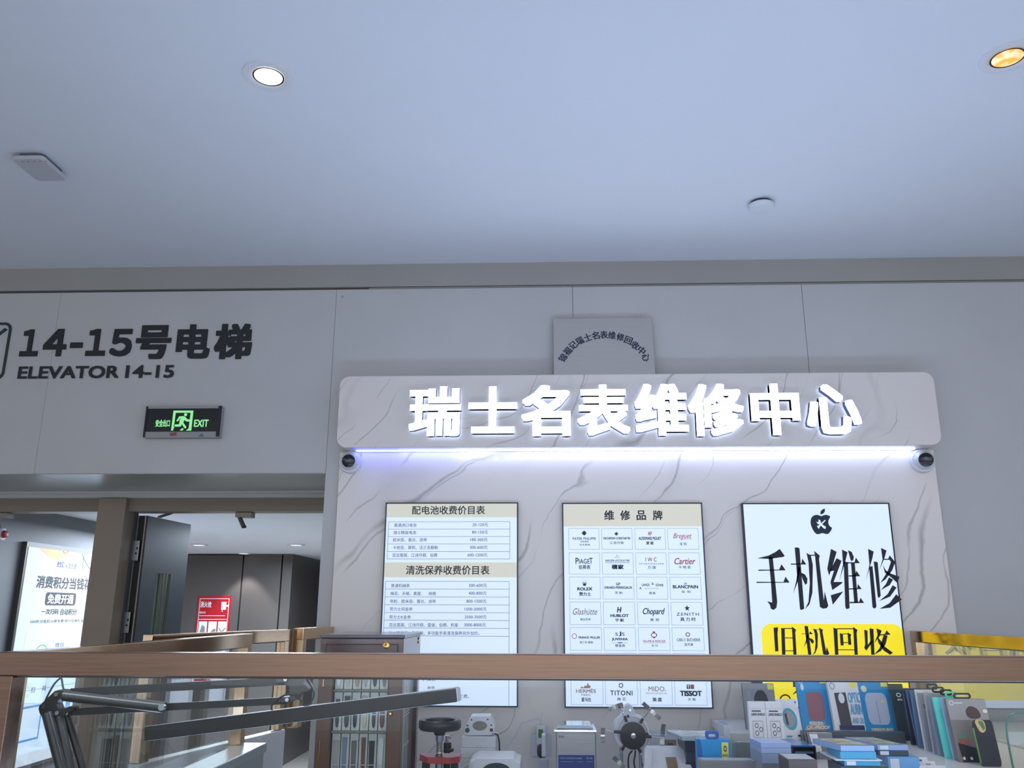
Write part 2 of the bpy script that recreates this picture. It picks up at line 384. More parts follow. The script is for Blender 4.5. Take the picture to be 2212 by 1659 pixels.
for yy0, yy1 in ((1168, 1211), (1322, 1367)):
    a0, b0, a1, b1 = PH.box(275 - (yy0 - 1168) * .13, yy0, 300 - (yy0 - 1168) * .13, yy1)
    h = build(M().box(a0, a1, YR + 0.116, YR + 0.121, b0, b1), 'hinge', STEEL, d, bevel=0.001)
    build(M().cyl((a0 - 0.004, YR + 0.114, b0 - 0.004), (a0 - 0.004, YR + 0.114, b1 + 0.004), 0.008, seg=12), 'knuckle', CHROME, h, True)
    for fx, fz in ((0.45, 0.88), (0.85, 0.62), (0.8, 0.36), (0.4, 0.1)):
        build(M().cyl((a0 + (a1 - a0) * fx, YR + 0.1165, b0 + (b1 - b0) * fz), (a0 + (a1 - a0) * fx, YR + 0.1145, b0 + (b1 - b0) * fz), 0.0055, seg=12), 'screw', BLACK, h)
mb = M().tube([at_Y(343, 1117, YR + 0.34), at_Y(372, 1107.5, YR + 0.14)], 0.008, 6)
build(mb, 'closer_arm', mat('closer_grey', (95, 98, 100), 0.4, 0.5), d)
# dark slot between the post and the leaf edge, shade put into its colour
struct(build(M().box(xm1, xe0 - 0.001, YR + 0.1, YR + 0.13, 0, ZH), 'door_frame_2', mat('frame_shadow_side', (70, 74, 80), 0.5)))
# stop brackets under the header
for (x, lab) in ((530, 'grey door closer bracket hanging under the header of the open doorway'), (6, 'grey door closer bracket under the header at the left edge of the photo')):
    c = at_Y(x, 1108, YR + 0.09); t = thing('door_closer_bracket', lab, 'bracket', c, 'door closer brackets')
    z = ZH - 0.001
    build(M().box(c.x - 0.043, c.x + 0.043, YR + 0.06, YR + 0.12, z - 0.026, z), 'plate', mat('bracket_grey', (135, 130, 122), 0.4, 0.4), t, bevel=0.002)
    e = V((c.x - 0.028, YR + 0.09, z - 0.026)); g = e + V((0.036, -0.03, -0.05))
    build(M().tube([e, g], 0.012, 8), 'arm', mat('arm_grey', (120, 120, 118), 0.4, 0.5), t)
    build(M().cyl(g - V((0.005, 0, 0)), g + V((0.012, 0, 0)), 0.007, seg=10), 'roller', BLACK, t, True)
# alarm sounder on the corridor wall at the left edge
p = at_X(-6, 1154, XC)
t = thing('alarm_sounder', 'white round alarm fitting with a red centre at the left edge', 'alarm', p)
build(M().lathe(p, (1, 0, 0), [(0, 0), (0.045, 0), (0.045, 0.022), (0.034, 0.038), (0, 0.038)]), 'housing', WHITE, t, True)
build(M().lathe(p + V((0.038, 0, 0)), (1, 0, 0), [(0.022, 0), (0.02, 0.016), (0, 0.022)]), 'lamp_cap', mat('alarm_red', (170, 40, 48), 0.35), t, True)

# ---------------------------------------------------------------- hydrant instruction plate on the far wall
PF = wallpl(YF - 0.012)
t = thing('hydrant_sign', 'red and white fire hydrant instruction plate on the far corridor wall', 'sign', at_Y(460, 1475, YF))
a0, b1 = PF.uv(429, 1287); a1 = PF.uv(500, 1287)[0]; b0 = PF.uv(440, 1478)[1]
RED = mat('sign_red', (168, 22, 34), 0.4); PAPER = mat('sign_white', (222, 226, 230), 0.5); GREYP = mat('picture_grey', (120, 130, 138), 0.5)
build(M().box(a0, a1, YF - 0.012, YF - 0.001, b0, b1), 'plate', RED, t)
w, h = a1 - a0, b1 - b0
build(M().frame(PF, a0 + w * .05, b0 + h * .03, a1 - w * .05, b1 - h * .03, 0.006), 'border_line', PAPER, t)
build(M().rect(PF, a0 + w * .05, b1 - h * .275, a1 - w * .05, b1 - h * .268), 'divider', PAPER, t)
build(M().text(PF, '消火栓', (a0 + w * .08, b1 - h * .135, a0 + w * .42, b1 - h * .065), (0.02, 0.02)), 'lettering', PAPER, t)
build(M().text(PF, '使用方法', (a0 + w * .08, b1 - h * .205, a0 + w * .26, b1 - h * .18), (0.02, 0.02)), 'lettering', PAPER, t)
hp = build(M().rect(PF, a0 + w * .72, b1 - h * .16, a0 + w * .87, b1 - h * .07), 'cabinet_symbol', PAPER, t)
build(M().rect(PF, a0 + w * .75, b1 - h * .185, a0 + w * .77, b1 - h * .16), 'hose_symbol', PAPER, hp)
build(M().flat(PF, [(a0 + w * .91 + math.cos(i * .785) * .012, b1 - h * .115 + math.sin(i * .785) * .012) for i in range(8)]), 'knob_symbol', PAPER, hp)
build(M().rect(PF, a0 + w * .08, b1 - h * .232, a0 + w * .86, b1 - h * .226), 'fine_print', PAPER, t)
for r in range(3):
    for c in range(3):
        x0 = a0 + w * (.09 + c * .29); x9 = x0 + w * .25; y9 = b1 - h * (.295 + r * .225); y0 = y9 - h * .20
        pf = build(M().rect(PF, x0, y0, x9, y9, 0.0006), 'picture_field', PAPER, t)
        q = [(.15, .35), (.4, .8), (.75, .7), (.8, .4), (.45, .2)] if (r + c) % 3 == 0 else ([(.3, .4), (.7, .6), (.95, .55), (.9, .35), (.6, .3)] if (r + c) % 3 == 1 else [(.05, .7), (.5, .45), (.95, .7), (.95, .62), (.55, .3), (.1, .6)])
        build(M().flat(PF, [(x0 + (x9 - x0) * u, y0 + (y9 - y0) * v) for u, v in q], 0.0009), 'picture', GREYP, pf)
        build(M().rect(PF, x0 + (x9 - x0) * .1, y0 + (y9 - y0) * .06, x0 + (x9 - x0) * .6, y0 + (y9 - y0) * .1, 0.0009), 'caption', mat('caption_grey', (90, 90, 95), 0.6), pf)

# ================================================================ wall signs, left
t = thing('elevator_sign', 'large black elevator lettering with pictogram on the wall above the doors', 'sign', at_Y(260, 820, W))
for s_, x0, x1, y0, y1 in (('１', 46, 85, 712, 770), ('４', 95, 145, 711, 770), ('－', 152, 179, 740, 752), ('１', 188, 230, 711, 769), ('５', 239, 286, 711, 770), ('号', 294, 370, 703, 776), ('电', 382, 455, 701, 775), ('梯', 464, 545, 700, 776)):
    mb = M(); bx = PW.box(x0, y0, x1, y1); bo = (0.045, 0.035) if s_ in '号电梯' else ((0.03, 0.04) if s_ != '－' else (0, .0))
    mb.text(PW, s_, bx, bo, h=0.004, fine=True); mb.text(PW, s_, bx, bo, h=0.004, depth=0.0038)
    build(mb, 'character', LETTER, t)
for s_, bb in (('ELEVATOR', (40, 791, 258, 818)), ('14-15', (272, 789, 377, 817))):
    build(M().text(PW, s_, PW.box(*bb), (0.03, 0.026), h=0.004), 'latin_lettering', LETTER, t)
mb = M()
def rrect(a0, b0, a1, b1, r, n=6):
    out = []
    for cx, cy, s0 in ((a1 - r, b1 - r, 0), (a0 + r, b1 - r, 90), (a0 + r, b0 + r, 180), (a1 - r, b0 + r, 270)):
        out += [(cx + r * math.cos(math.radians(s0 + 90 * i / n)), cy + r * math.sin(math.radians(s0 + 90 * i / n))) for i in range(n + 1)]
    return out
a1, b1 = PW.uv(21, 697); a1 = PW.uv(18, 757)[0]; b0 = PW.uv(10, 820)[1]; a0 = a1 - (b1 - b0) * 0.98; lw_ = 0.012
mb.ring(PW, rrect(a0, b0, a1, b1, 0.035), rrect(a0 + lw_, b0 + lw_, a1 - lw_, b1 - lw_, 0.026), 0.0, 0.004)
cxm = (a0 + a1) / 2; cym = (b0 + b1) / 2
mb.prism(PW, [(a1 - .02 - .014, b1 - .028), (a1 - .02, b1 - .036), (a1 - .085, cym + .05), (a1 - .10, cym + .05)], 0, 0.004)
mb.prism(PW, [(cxm - .05, cym + .01), (cxm + .05, cym + .01), (cxm, cym + .07)], 0, 0.004); mb.prism(PW, [(cxm - .05, cym - .01), (cxm, cym - .07), (cxm + .05, cym - .01)], 0, 0.004)
build(mb, 'pictogram', mat('dark_green_letter', (32, 52, 48), 0.5), t)

# exit sign
YE = W - 0.03; PE = wallpl(YE)
t = thing('exit_sign', 'black exit sign with green running figure above the doors', 'sign', at_Y(395, 945, W))
a0, b0, a1, b1 = PE.box(313, 877.5, 477, 945.5)
w, h = a1 - a0, b1 - b0
def E(x, y):       # coordinates in the zoomed photograph of the sign
    return PE.uv(290 + x / 10.533, 860 + y / 10.533)
build(M().box(a0, a1, YE, W - 0.001, b0, b1), 'housing', mat('exit_grey', (150, 150, 150), 0.4), t, bevel=0.002)
mb = M().rect(PE, a0 + w * .015, b0 + h * .19, a1 - w * .015, b1 - h * .075, 0.0008)
build(mb, 'face', mat('exit_black', (26, 32, 34), 0.25), t)
build(M().box(a0, a0 + w * .022, YE - 0.004, YE, b0 + h * .02, b1), 'end_cap', BLACK, t)
build(M().box(a1 - w * .045, a1, YE - 0.004, YE, b0 + h * .03, b1), 'end_cap', BLACK, t)
GREEN = mat('exit_green', (150, 232, 150), 0.5, emit=0.55, ecol=(140, 230, 145))
mb = M(); HH = 0.0014
def P_(pts): mb.flat(PE, [E(*p) for p in pts], HH)
build(M().text(PE, '安全出口', (*E(478, 655), *E(825, 490)), (0.04, 0.03), h=HH), 'lettering', GREEN, t)
build(M().text(PE, 'EXIT', (*E(1355, 655), *E(1700, 490)), (0.03, 0.02), h=HH), 'lettering', GREEN, t)
P_([(895, 285), (1350, 285), (1345, 335), (890, 335)]); P_([(890, 335), (948, 335), (915, 580), (900, 625), (910, 670), (895, 700), (885, 740), (840, 740)]); P_([(1285, 335), (1345, 335), (1300, 740), (1175, 740), (1240, 690)])
build(mb, 'doorway_symbol', GREEN, t); mb = M()
mb.flat(PE, [E(1172 + 36 * math.cos(i * .524), 378 + 36 * math.sin(i * .524)) for i in range(12)], HH)
P_([(1030, 415), (1140, 410), (1185, 450), (1215, 485), (1262, 485), (1262, 535), (1195, 535), (1140, 500), (1120, 560), (1185, 650), (1185, 680), (1160, 690), (1140, 680), (1085, 590), (1070, 640), (1040, 650), (925, 650), (918, 630), (925, 600), (1020, 598), (1040, 500), (1060, 470), (1045, 462), (1005, 525), (975, 535), (962, 515)])
P_([(1035, 738), (1085, 690), (1120, 690), (1130, 705), (1100, 738)])
build(mb, 'running_figure', GREEN, t)
mb = M().flat(PE, [E(815, 790), E(965, 780), E(960, 855), E(815, 860)], HH); build(mb, 'red_sticker', mat('sticker_red', (150, 70, 72), 0.5), t)
mb = M().flat(PE, [E(1465, 850), E(1580, 850), E(1580, 872), E(1465, 872)], HH); mb.flat(PE, [E(1485, 835), E(1550, 805), E(1560, 840)], HH); build(mb, 'blue_mark', mat('sticker_blue', (70, 95, 130), 0.5), t)

# ---------------------------------------------------------------- left lit advertisement in the corridor
PA = Pl((XC + 0.03, 0, 0), (0, 1, 0), (0, 0, 1))
def A2(x, y): return (x / 5.183, 1040 + y / 5.183)
def A3(x, y): return (x / 5.2, 1340 + y / 5.2)
ya, zt = PA.uv(62, 1181); zb = PA.uv(8, 1659)[1] - 0.02; yb = ya + 0.95
t = thing('advert_light_box', 'tall lit advertising poster on the corridor wall, left of the brown door post', 'poster', (XC, (ya + yb) / 2, zb))
build(M().box(XC + 0.001, XC + 0.03, ya - 0.02, yb + 0.02, zb - 0.02, zt + 0.03), 'frame', mat('ad_frame', (96, 94, 92), 0.4, 0.5), t)
ADW = mat('ad_paper', (150, 155, 162), 0.5, emit=0.62, ecol=(214, 228, 246))
build(M().box(XC + 0.03, XC + 0.033, ya, yb, zb, zt), 'lit_sheet', ADW, t)
ADH = 0.0045
mb = M().flat(PA, PA.pp([A2(*q) for q in ((430, 742), (790, 792), (750, 820), (690, 865), (650, 880), (610, 882), (565, 862), (500, 805))]), ADH)
build(mb, 'orange_shape', mat('ad_orange', (236, 186, 120), 0.5, emit=0.35), t)
INK = mat('ad_ink', (58, 52, 56), 0.6)
mb = M()
ink = INK
def AT(s_, x0, y0, x1, y1, bold=(0.02, 0.02), conv=A2, h=ADH, **k): build(M().text(PA, s_, PA.box(*conv(x0, y0), *conv(x1, y1)), bold, h=h, **k), 'lettering', ink, t)
AT('消费积分当钱花', 400, 1070, 1015, 1205, (0.028, 0.024)); AT('x', 727, 935, 745, 962, (0, 0)); AT('合生通', 758, 915, 848, 978, (.0, .0)); AT('一次扫码', 455, 1425, 648, 1490); AT('自动积分', 670, 1425, 852, 1496)
AT('200积分抵扣1h停车费/积分兑换礼品', 330, 1545, 925, 1582, (0.008, 0.008), space=1.15)
ink = mat('ad_blue', (52, 70, 150), 0.6); AT('合生汇', 630, 897, 712, 962, (0.02, 0.02))
ba = PA.box(*A2(500, 1245), *A2(842, 1388))
build(M().flat(PA, rrect(*ba, 0.02), ADH), 'badge', INK, t)
ink = ADW; AT('免费开通', 522, 1262, 815, 1372, (0.03, 0.025), h=ADH + .001); ink = INK
pa = PA.pp([A3(300, 90)])[0]; pbz = PA.pp([A3(85, 1555)])[0][1]
build(M().flat(PA, rrect(pa[0] - .005, pbz, yb - 0.05, pa[1], 0.02), ADH), 'bright_card', mat('ad_card', (150, 158, 168), 0.5, emit=0.72, ecol=(206, 228, 255)), t)
c0 = PA.uv(*A3(445, 430)); mb = M()
o_ = [(c0[0] + .085 * math.cos(i * .2618), c0[1] + .085 * math.sin(i * .2618)) for i in range(24)]; i_ = [(c0[0] + .077 * math.cos(i * .2618), c0[1] + .077 * math.sin(i * .2618)) for i in range(24)]
mb.ring(PA, o_, i_, ADH, ADH + .001); build(mb, 'green_ring', mat('ad_green', (96, 170, 120), 0.5, emit=.3), t)
mb = M(); AT('微信', 610, 248, 712, 300, conv=A3, h=ADH + .001, bold=(0, 0)); AT('扫', 338, 752, 384, 812, conv=A3, h=ADH + .001); AT('码', 465, 735, 505, 792, conv=A3, h=ADH + .001)
q0 = PA.uv(*A3(245, 800)); q1 = PA.uv(*A3(830, 720)); mb.rect(PA, q0[0], q0[1], q1[0], q0[1] + .002, ADH + .0005)
build(mb, 'card_rule', INK, t); ink = mat('ad_sky_blue', (50, 125, 196), 0.5, emit=.3)
qa = PA.pp([A3(235, 975), A3(470, 940), A3(412, 1330), A3(172, 1388)])
mb = M().frame(PA, qa[0][0] - .002, (qa[2][1] + qa[3][1]) / 2, qa[1][0], (qa[0][1] + qa[1][1]) / 2, 0.012, ADH + .001); AT('数', 725, 905, 782, 990, conv=A3, h=ADH + .001)
AT('扫', 488, 1095, 520, 1160, conv=A3, h=ADH + .001)
build(mb, 'blue_frame', mat('ad_sky_blue', (50, 125, 196), 0.5, emit=.3), t)
mb = M(); z_ = [A2(700, 780), A2(712, 800), A2(726, 806), A2(745, 795), A2(762, 780)]
mb.tube([PA.pt(*PA.uv(*q), 0.005) for q in z_], 0.0014, 5); z_ = [A2(912, 805), A2(935, 870), A2(965, 930), A2(1005, 985)]; mb.tube([PA.pt(*PA.uv(*q), 0.005) for q in z_], 0.0014, 5)
z_ = [A2(950, 805), A2(925, 880), A2(915, 950), A2(925, 992), A2(960, 995), A2(1000, 980)]; mb.tube([PA.pt(*PA.uv(*q), 0.005) for q in z_], 0.0012, 5)
build(mb, 'thin_line_drawing', INK, t)

for x, y, lab in ((725, 849, 'small screw head in the wall panel left of the marble header'), (740, 641, 'small screw head near the top of the wall panel joint')):
    p = at_Y(x, y, W); tag(build(M().lathe(p, (0, -1, 0), [(0.006, 0), (0.005, 0.002), (0, 0.0024)], 14), 'screw_head', STEEL, None, True), lab, 'screw', 'screw heads in the wall')
# ================================================================ marble back board, header, lit letters
MARB = marble('marble_board', (228, 220, 213), (122, 118, 112), 3.1, 50, 1.0)
MARH = marble('marble_header', (222, 214, 208), (124, 120, 114), 8.4, 48, 1.3)
YB = W - 0.022; PB = wallpl(YB)
xb0 = at_Y(731, 1040, YB).x; xb1 = at_Y(2023, 1025, YB).x
YH = W - 0.13; PHd = wallpl(YH)
hb = PHd.box(727, 807.5, 2033, 964)
ha0 = PHd.uv(730, 890)[0]; ha1 = PHd.uv(2026, 880)[0]; hb0, hb1 = hb[1], hb[3]
tag(build(M().box(xb0, xb1, YB, W - 0.001, 0.02, hb0 - 0.0005), 'marble_backboard', MARB, bevel=0.002), 'tall white marble back board with grey veins behind the three lit posters', 'board')
t = thing('shop_sign', 'wide marble header board carrying eight large lit white characters', 'sign', ((ha0 + ha1) / 2, YH, hb0))
build(M().prism(PHd, rrect(ha0, hb0, ha1, hb1, 0.045, 8), -(W - YH - 0.001), 0), 'header_board', MARH, t, bevel=0.004, seg=3)
LIT = mat('letter_face', (250, 252, 255), 0.4, emit=5.0, ecol=(226, 236, 255))
RET = mat('letter_return', (104, 120, 164), 0.45)
HALO = mat('letter_halo', (230, 238, 255), 0.5, emit=1.5, ecol=(200, 220, 255))
LH = 0.045
PLt = Pl((0, YH - LH, 0), (1, 0, 0), (0, 0, 1))
for s_, x0, x1, y0, y1 in (('瑞', 884, 996, 835, 942), ('士', 1012, 1117, 835, 936), ('名', 1126, 1232, 832, 942), ('表', 1247, 1360, 831, 941), ('维', 1371, 1486, 829, 941), ('修', 1487, 1607, 829, 942), ('中', 1622, 1728, 829, 940), ('心', 1741, 1859, 830, 938)):
    bx = PLt.box(x0, y0, x1, y1); bo = (0.034, 0.027)
    f = build(M().text(PLt, s_, bx, bo, h=0.0, res=2, fine=True), 'channel_letter', LIT, t)
    build(M().text(PLt, s_, bx, bo, h=-0.0006, depth=LH - 0.014, res=2), 'letter_return', RET, f)
    build(M().text(PLt, s_, bx, bo, h=-(LH - 0.013), res=2), 'back_glow', HALO, f)
# led strip under the header
PLS = W - 0.052
t = thing('glow_strip', 'glowing light strip along the underside of the marble header', 'light strip', ((xb0 + xb1) / 2, PLS, hb0 - 0.01))
LB = mat('led_blue', (240, 244, 255), 0.4, emit=19.0, ecol=(96, 112, 255)); LWt = mat('led_white', (250, 252, 255), 0.4, emit=19.0, ecol=(184, 200, 255)); LM = mat('led_mid', (250, 252, 255), 0.4, emit=19.0, ecol=(136, 154, 255))
xa = at_Y(770, 968, PLS).x; xm_ = at_Y(862, 968, PLS).x; xq = at_Y(985, 968, PLS).x; xz = at_Y(1975, 965, PLS).x
for q0, q1, mm in ((xa, xm_, LB), (xm_, xq, LM), (xq, xz, LWt)):
    build(M().box(q0, q1, PLS - 0.004, PLS + 0.004, hb0 - 0.004, hb0 - 0.0008), 'segment', mm, t)
# steel plaque standing on the header
YP = W - 0.05; PP = Pl((0, YP, hb1), (1, 0, 0), (0, 0.05, 1))
a0, b1 = PP.uv(1195, 688); a1 = PP.uv(1408, 686.5)[0]; b0 = 0.001
t = thing('steel_plaque', 'square brushed steel plaque with an arch of dark characters, standing on the header board', 'plaque', ((a0 + a1) / 2, YP, hb1))
build(M().prism(PP, [(a0, b0), (a1 + .004, b0), (a1, b1), (a0, b1)], -0.012, 0), 'plate', noisy('plaque_steel', (194, 187, 181), 0.03, 60, 0.32, 1.0, (0.1, 1, 5)), t, bevel=0.001)
mb = M()
def C5(x, y): return (1160 + x / 7.373, 660 + y / 7.373)
ch = '锦福记瑞士名表维修回收中心'
pos = [(412, 835, 55), (487, 728, 47), (573, 633, 40), (680, 560, 30), (805, 508, 20), (935, 478, 9), (1065, 465, 0), (1195, 475, -6), (1328, 502, -14), (1455, 555, -23), (1565, 635, -33), (1665, 715, -42), (1735, 825, -55)]
for c_, (x, y, r) in zip(ch, pos):
    u0, v0 = PP.uv(*C5(x, y)); r = math.radians(r); s_ = 0.0375
    sub = Pl(PP.pt(u0, v0), PP.u * math.cos(r) + PP.v * math.sin(r), PP.v * math.cos(r) - PP.u * math.sin(r))
    mb.text(sub, c_, (-s_ * .48, -s_ * .5, s_ * .48, s_ * .5), (0.036, 0.014), h=0.0008)
build(mb, 'lettering', mat('engraved_blue', (34, 44, 66), 0.5), t)
# dome cameras at the ends of the header
for x, y, r, lab, aim in ((755, 997, 25, 'white dome camera under the left end of the marble header', (0.12, -1, -0.10)), (1997, 994, 26, 'white dome camera under the right end of the marble header', (-0.28, -1, -0.12))):
    p = at_Y(x, y, YB - 0.03); R = r * (YB) / F; c0 = V((p.x, YB - 0.0005, p.z))
    t = thing('dome_camera', lab, 'camera', c0, 'dome cameras')
    build(M().lathe(c0, (0, -1, 0), [(0, 0), (R, 0), (R, 0.014), (R * .93, 0.022), (R * .8, 0.024), (0, 0.024)], 40), 'base', WHITE, t, True)
    cc = c0 + V((0, -0.03, 0)); rr = R * .78
    build(M().lathe(cc, (0, -1, 0), [(rr * math.sin(a), -rr * math.cos(a)) for a in [math.pi * (i / 14) for i in range(3, 15)]], 32), 'eyeball', WHITEM, t, True)
    ax = V(aim).normalized(); q = cc + ax * rr * .86
    l = build(M().lathe(q, ax, [(rr * .72, 0), (rr * .72, rr * .16), (rr * .64, rr * .2), (0, rr * .2)], 28), 'lens', mat('lens_black', (14, 18, 26), 0.15), t, True)
    build(M().lathe(q + ax * rr * .2, ax, [(rr * .2, 0), (rr * .2, 0.002), (0, 0.003)], 20), 'lens_glass', mat('lens_blue', (40, 62, 84), 0.1), l, True)

# ================================================================ lit posters on the back board
YL = YB - 0.025; PL_ = wallpl(YL)
SHEET = mat('lit_sheet', (150, 154, 160), 0.45, emit=0.76, ecol=(210, 228, 255))
BEIGE = mat('lit_beige', (150, 148, 138), 0.45, emit=0.62, ecol=(214, 214, 200))
INKB = mat('ink_blue_grey', (64, 82, 116), 0.6); INKD = mat('ink_dark', (48, 54, 62), 0.6); INKN = mat('ink_navy', (28, 42, 66), 0.6)
INKR = mat('ink_red', (196, 74, 92), 0.6); INKT = mat('ink_tan', (196, 158, 134), 0.6); LINE = mat('table_line', (104, 124, 158), 0.6)
FRAMEB = mat('poster_frame', (44, 50, 68), 0.35, 0.6)
TH = 0.0009
def poster(label, x0, x1, y0, y1, xb=None):
    a0, b0, a1, b1 = PL_.box(x0, y0, x1, y1)
    t = thing('lit_poster', label, 'poster', ((a0 + a1) / 2, YL, b0), 'lit posters on the marble board')
    f = 0.005
    mb = M()
    for q in ((a0 - f, a1 + f, b1, b1 + f), (a0 - f, a1 + f, b0 - f, b0), (a0 - f, a0, b0, b1), (a1, a1 + f, b0, b1)):
        mb.box(q[0], q[1], YL - 0.003, YB - 0.0005, q[2], q[3])
    build(mb, 'frame', FRAMEB, t)
    build(M().box(a0, a1, YL, YB - 0.001, b0, b1), 'lit_sheet', SHEET, t)
    return t, a0, b0, a1, b1
class Tx:       # lettering collected per ink
    def __init__(s, pl): s.pl = pl; s.d = {}
    def mb(s, ink): return s.d.setdefault(ink, M())
    def t(s, ink, txt, x0, y0, x1, y1, bold=(0, 0), conv=None, **k):
        if conv: x0, y0 = conv(x0, y0); x1, y1 = conv(x1, y1)
        s.d.setdefault((ink, len(s.d)), M()).text(s.pl, txt, s.pl.box(x0, y0, x1, y1), bold, h=k.pop('h', TH), **k)
    def done(s, t):
        for ink, mb in s.d.items(): build(mb, 'lettering' if isinstance(ink, tuple) else 'printed_marks', ink[0] if isinstance(ink, tuple) else ink, t)
# --- price list
t, a0, b0, a1, b1 = poster('lit price list poster with beige heading bands, leftmost of the three', 827, 1116.5, 1088, 1524)
def K7(x, y): return (800 + x / 6.379, 1060 + y / 6.379)
def K2(x, y): return (820 + x / 7.135, 1310 + y / 7.135)
def vv(y): return PL_.uv(980, y)[1]
mb = M().rect(PL_, a0, vv(1117.5), a1, b1, 0.0006).rect(PL_, a0, vv(1247), a1, vv(1215), 0.0006)
build(mb, 'heading_band', BEIGE, t)
T = Tx(PL_)
T.t(INKD, '配电池收费价目表', 575, 208, 1580, 328, (0.016, 0.012), K7); T.t(INKD, '清洗保养收费价目表', 492, 1030, 1642, 1158, (0.016, 0.012), K7)
for s_, x0, x1, y0, y1 in (('普通进口电池', 328, 636, 450, 500), ('20-120元', 1408, 1622, 445, 492), ('瑞士精装电池', 320, 632, 553, 602), ('80-150元', 1402, 1620, 548, 595), ('欧米茄、雷达、浪琴', 314, 780, 652, 702), ('180-360元', 1378, 1616, 650, 698),
                           ('卡地亚、萧邦、法兰克穆勒', 312, 930, 758, 810), ('300-600元', 1370, 1614, 756, 805), ('百达翡丽、江诗丹顿、伯爵', 304, 924, 862, 915), ('600-1200元', 1340, 1612, 862, 910),
                           ('普通机械表', 286, 544, 1282, 1333), ('300-600元', 1356, 1606, 1280, 1330), ('梅花、天梭、美度、　纳格', 278, 906, 1390, 1442), ('400-800元', 1354, 1602, 1388, 1438), ('帝舵、欧米茄、雷达、浪琴', 272, 902, 1498, 1550), ('800-1500元', 1324, 1600, 1497, 1547)):
    T.t(INKB, s_, x0, y0, x1, y1, (0.006, 0.004), K7)
for s_, x0, x1, y0, y1 in (('劳力士间金表', 158, 508, 12, 68), ('1500-2000元', 1310, 1648, 14, 68), ('劳力士K金表', 150, 482, 135, 192), ('2500-3500元', 1310, 1648, 135, 190), ('百达翡丽、江诗丹顿、爱彼、伯爵、积家', 148, 1212, 256, 316), ('3000-8000元', 1302, 1640, 256, 314), ('注、万年历、陀飞轮、', 140, 700, 380, 440), ('多功能手表清洗保养另外加价。', 738, 1540, 382, 442),
                           ('不保)。', 640, 860, 1100, 1158), ('表带', 735, 850, 1230, 1275), ('工费。', 1225, 1380, 1355, 1415)):
    T.t(INKB, s_, x0, y0, x1, y1, (0.006, 0.004), K2)
lm = T.mb(LINE)
def hl(y, c0, c1, wd=0.0016): lm.rect(PL_, c0, vv(y) - wd / 2, c1, vv(y) + wd / 2, 0.0007)
def vl(x, ya_, yb_, wd=0.0016): lm.rect(PL_, x - wd / 2, vv(yb_), x + wd / 2, vv(ya_), 0.0007)
c0 = PL_.uv(839.5, 1130)[0]; c1 = PL_.uv(1101.5, 1130)[0]
for y in (1127, 1143, 1159, 1175, 1191.5, 1207.5): hl(y, c0, c1)
vl(c0, 1127, 1207.5); vl(c1, 1127, 1207.5)
c0 = PL_.uv(833, 1256)[0]; c1 = PL_.uv(1100, 1256)[0]
for y in (1256, 1272.5, 1289.5, 1306.5, 1323.5, 1340, 1357, 1374): hl(y, c0, c1)
vl(c0, 1256, 1524); vl(c1, 1256, 1524)
T.done(t)
# --- brand grid
t, a0, b0, a1, b1 = poster('lit poster with a grid of small watch maker logos, middle of the three', 1219.5, 1526, 1088.5, 1527)
a0_, a1_ = a0, a1
def wv(y): return PL_.uv(1370, y)[1]
build(M().rect(PL_, a0, wv(1137), a1, b1, 0.0006), 'heading_band', BEIGE, t)
T = Tx(PL_)
def K8(x, y): return (1200 + x / 6.144, 1070 + y / 6.144)
for s_, x0, x1 in (('维', 645, 778), ('修', 858, 990), ('品', 1074, 1200), ('牌', 1290, 1420)): T.t(INKD, s_, x0, 200, x1, 330, (0.026, 0.018), K8)
cu = [(PL_.uv(x0, 1165)[0], PL_.uv(x1, 1165)[0]) for x0, x1 in ((1228.5, 1294.5), (1299.5, 1366), (1371.5, 1437.5), (1442.5, 1509))]
rows = ((1141, 1187), (1194, 1240.5), (1246.5, 1294.5), (1300.5, 1350), (1355.5, 1405.5), (1411, 1462), (1467.5, 1523))
cells = {(r, c): build(M().frame(PL_, u0, wv(y1), u1, wv(y0), 0.0011, 0.0007), 'logo_cell', LINE, t) for r, (y0, y1) in enumerate(rows) for c, (u0, u1) in enumerate(cu)}
def cell(r, c, items):
    (y0, y1), (u0, u1) = rows[r], cu[c]; v0, v1 = wv(y1), wv(y0); w, h = u1 - u0, v1 - v0; CT = {}
    for n_, it in enumerate(items):
        ink, s_, x0, q0, x1, q1 = it[:6]; k = it[6] if len(it) > 6 else {}
        if isinstance(s_, str): CT.setdefault((ink, 'lettering'), M()).text(PL_, s_, (u0 + w * x0, v1 - h * q1, u0 + w * x1, v1 - h * q0), k.get('b', (0.012, 0.008)), h=TH, shear=k.get('s', 0), space=k.get('sp', 1))
        else: CT.setdefault((ink, 'mark'), M()).flat(PL_, [(u0 + w * (x0 + (x1 - x0) * p), v1 - h * (q0 + (q1 - q0) * (1 - q))) for p, q in s_], TH + .0002 * n_); 
    for (ink, nm), mb in CT.items(): build(mb, nm, ink, cells[r, c])
N, R_, TN = INKN, INKR, INKT; MAUVE = mat('ink_mauve', (140, 104, 120), .6)
def circ(n=14, r0=0.5): return [(.5 + r0 * math.cos(i * 2 * math.pi / n), .5 + r0 * math.sin(i * 2 * math.pi / n)) for i in range(n)]
star = [(.5 + (.5 if i % 2 == 0 else .2) * math.sin(i * math.pi / 5), .5 + (.5 if i % 2 == 0 else .2) * math.cos(i * math.pi / 5)) for i in range(10)]
cross = [(.38, .38), (.1, .2), (0, .35), (0, .65), (.1, .8), (.38, .62), (.2, .9), (.35, 1), (.65, 1), (.8, .9), (.62, .62), (.9, .8), (1, .65), (1, .35), (.9, .2), (.62, .38), (.8, .1), (.65, 0), (.35, 0), (.2, .1)]
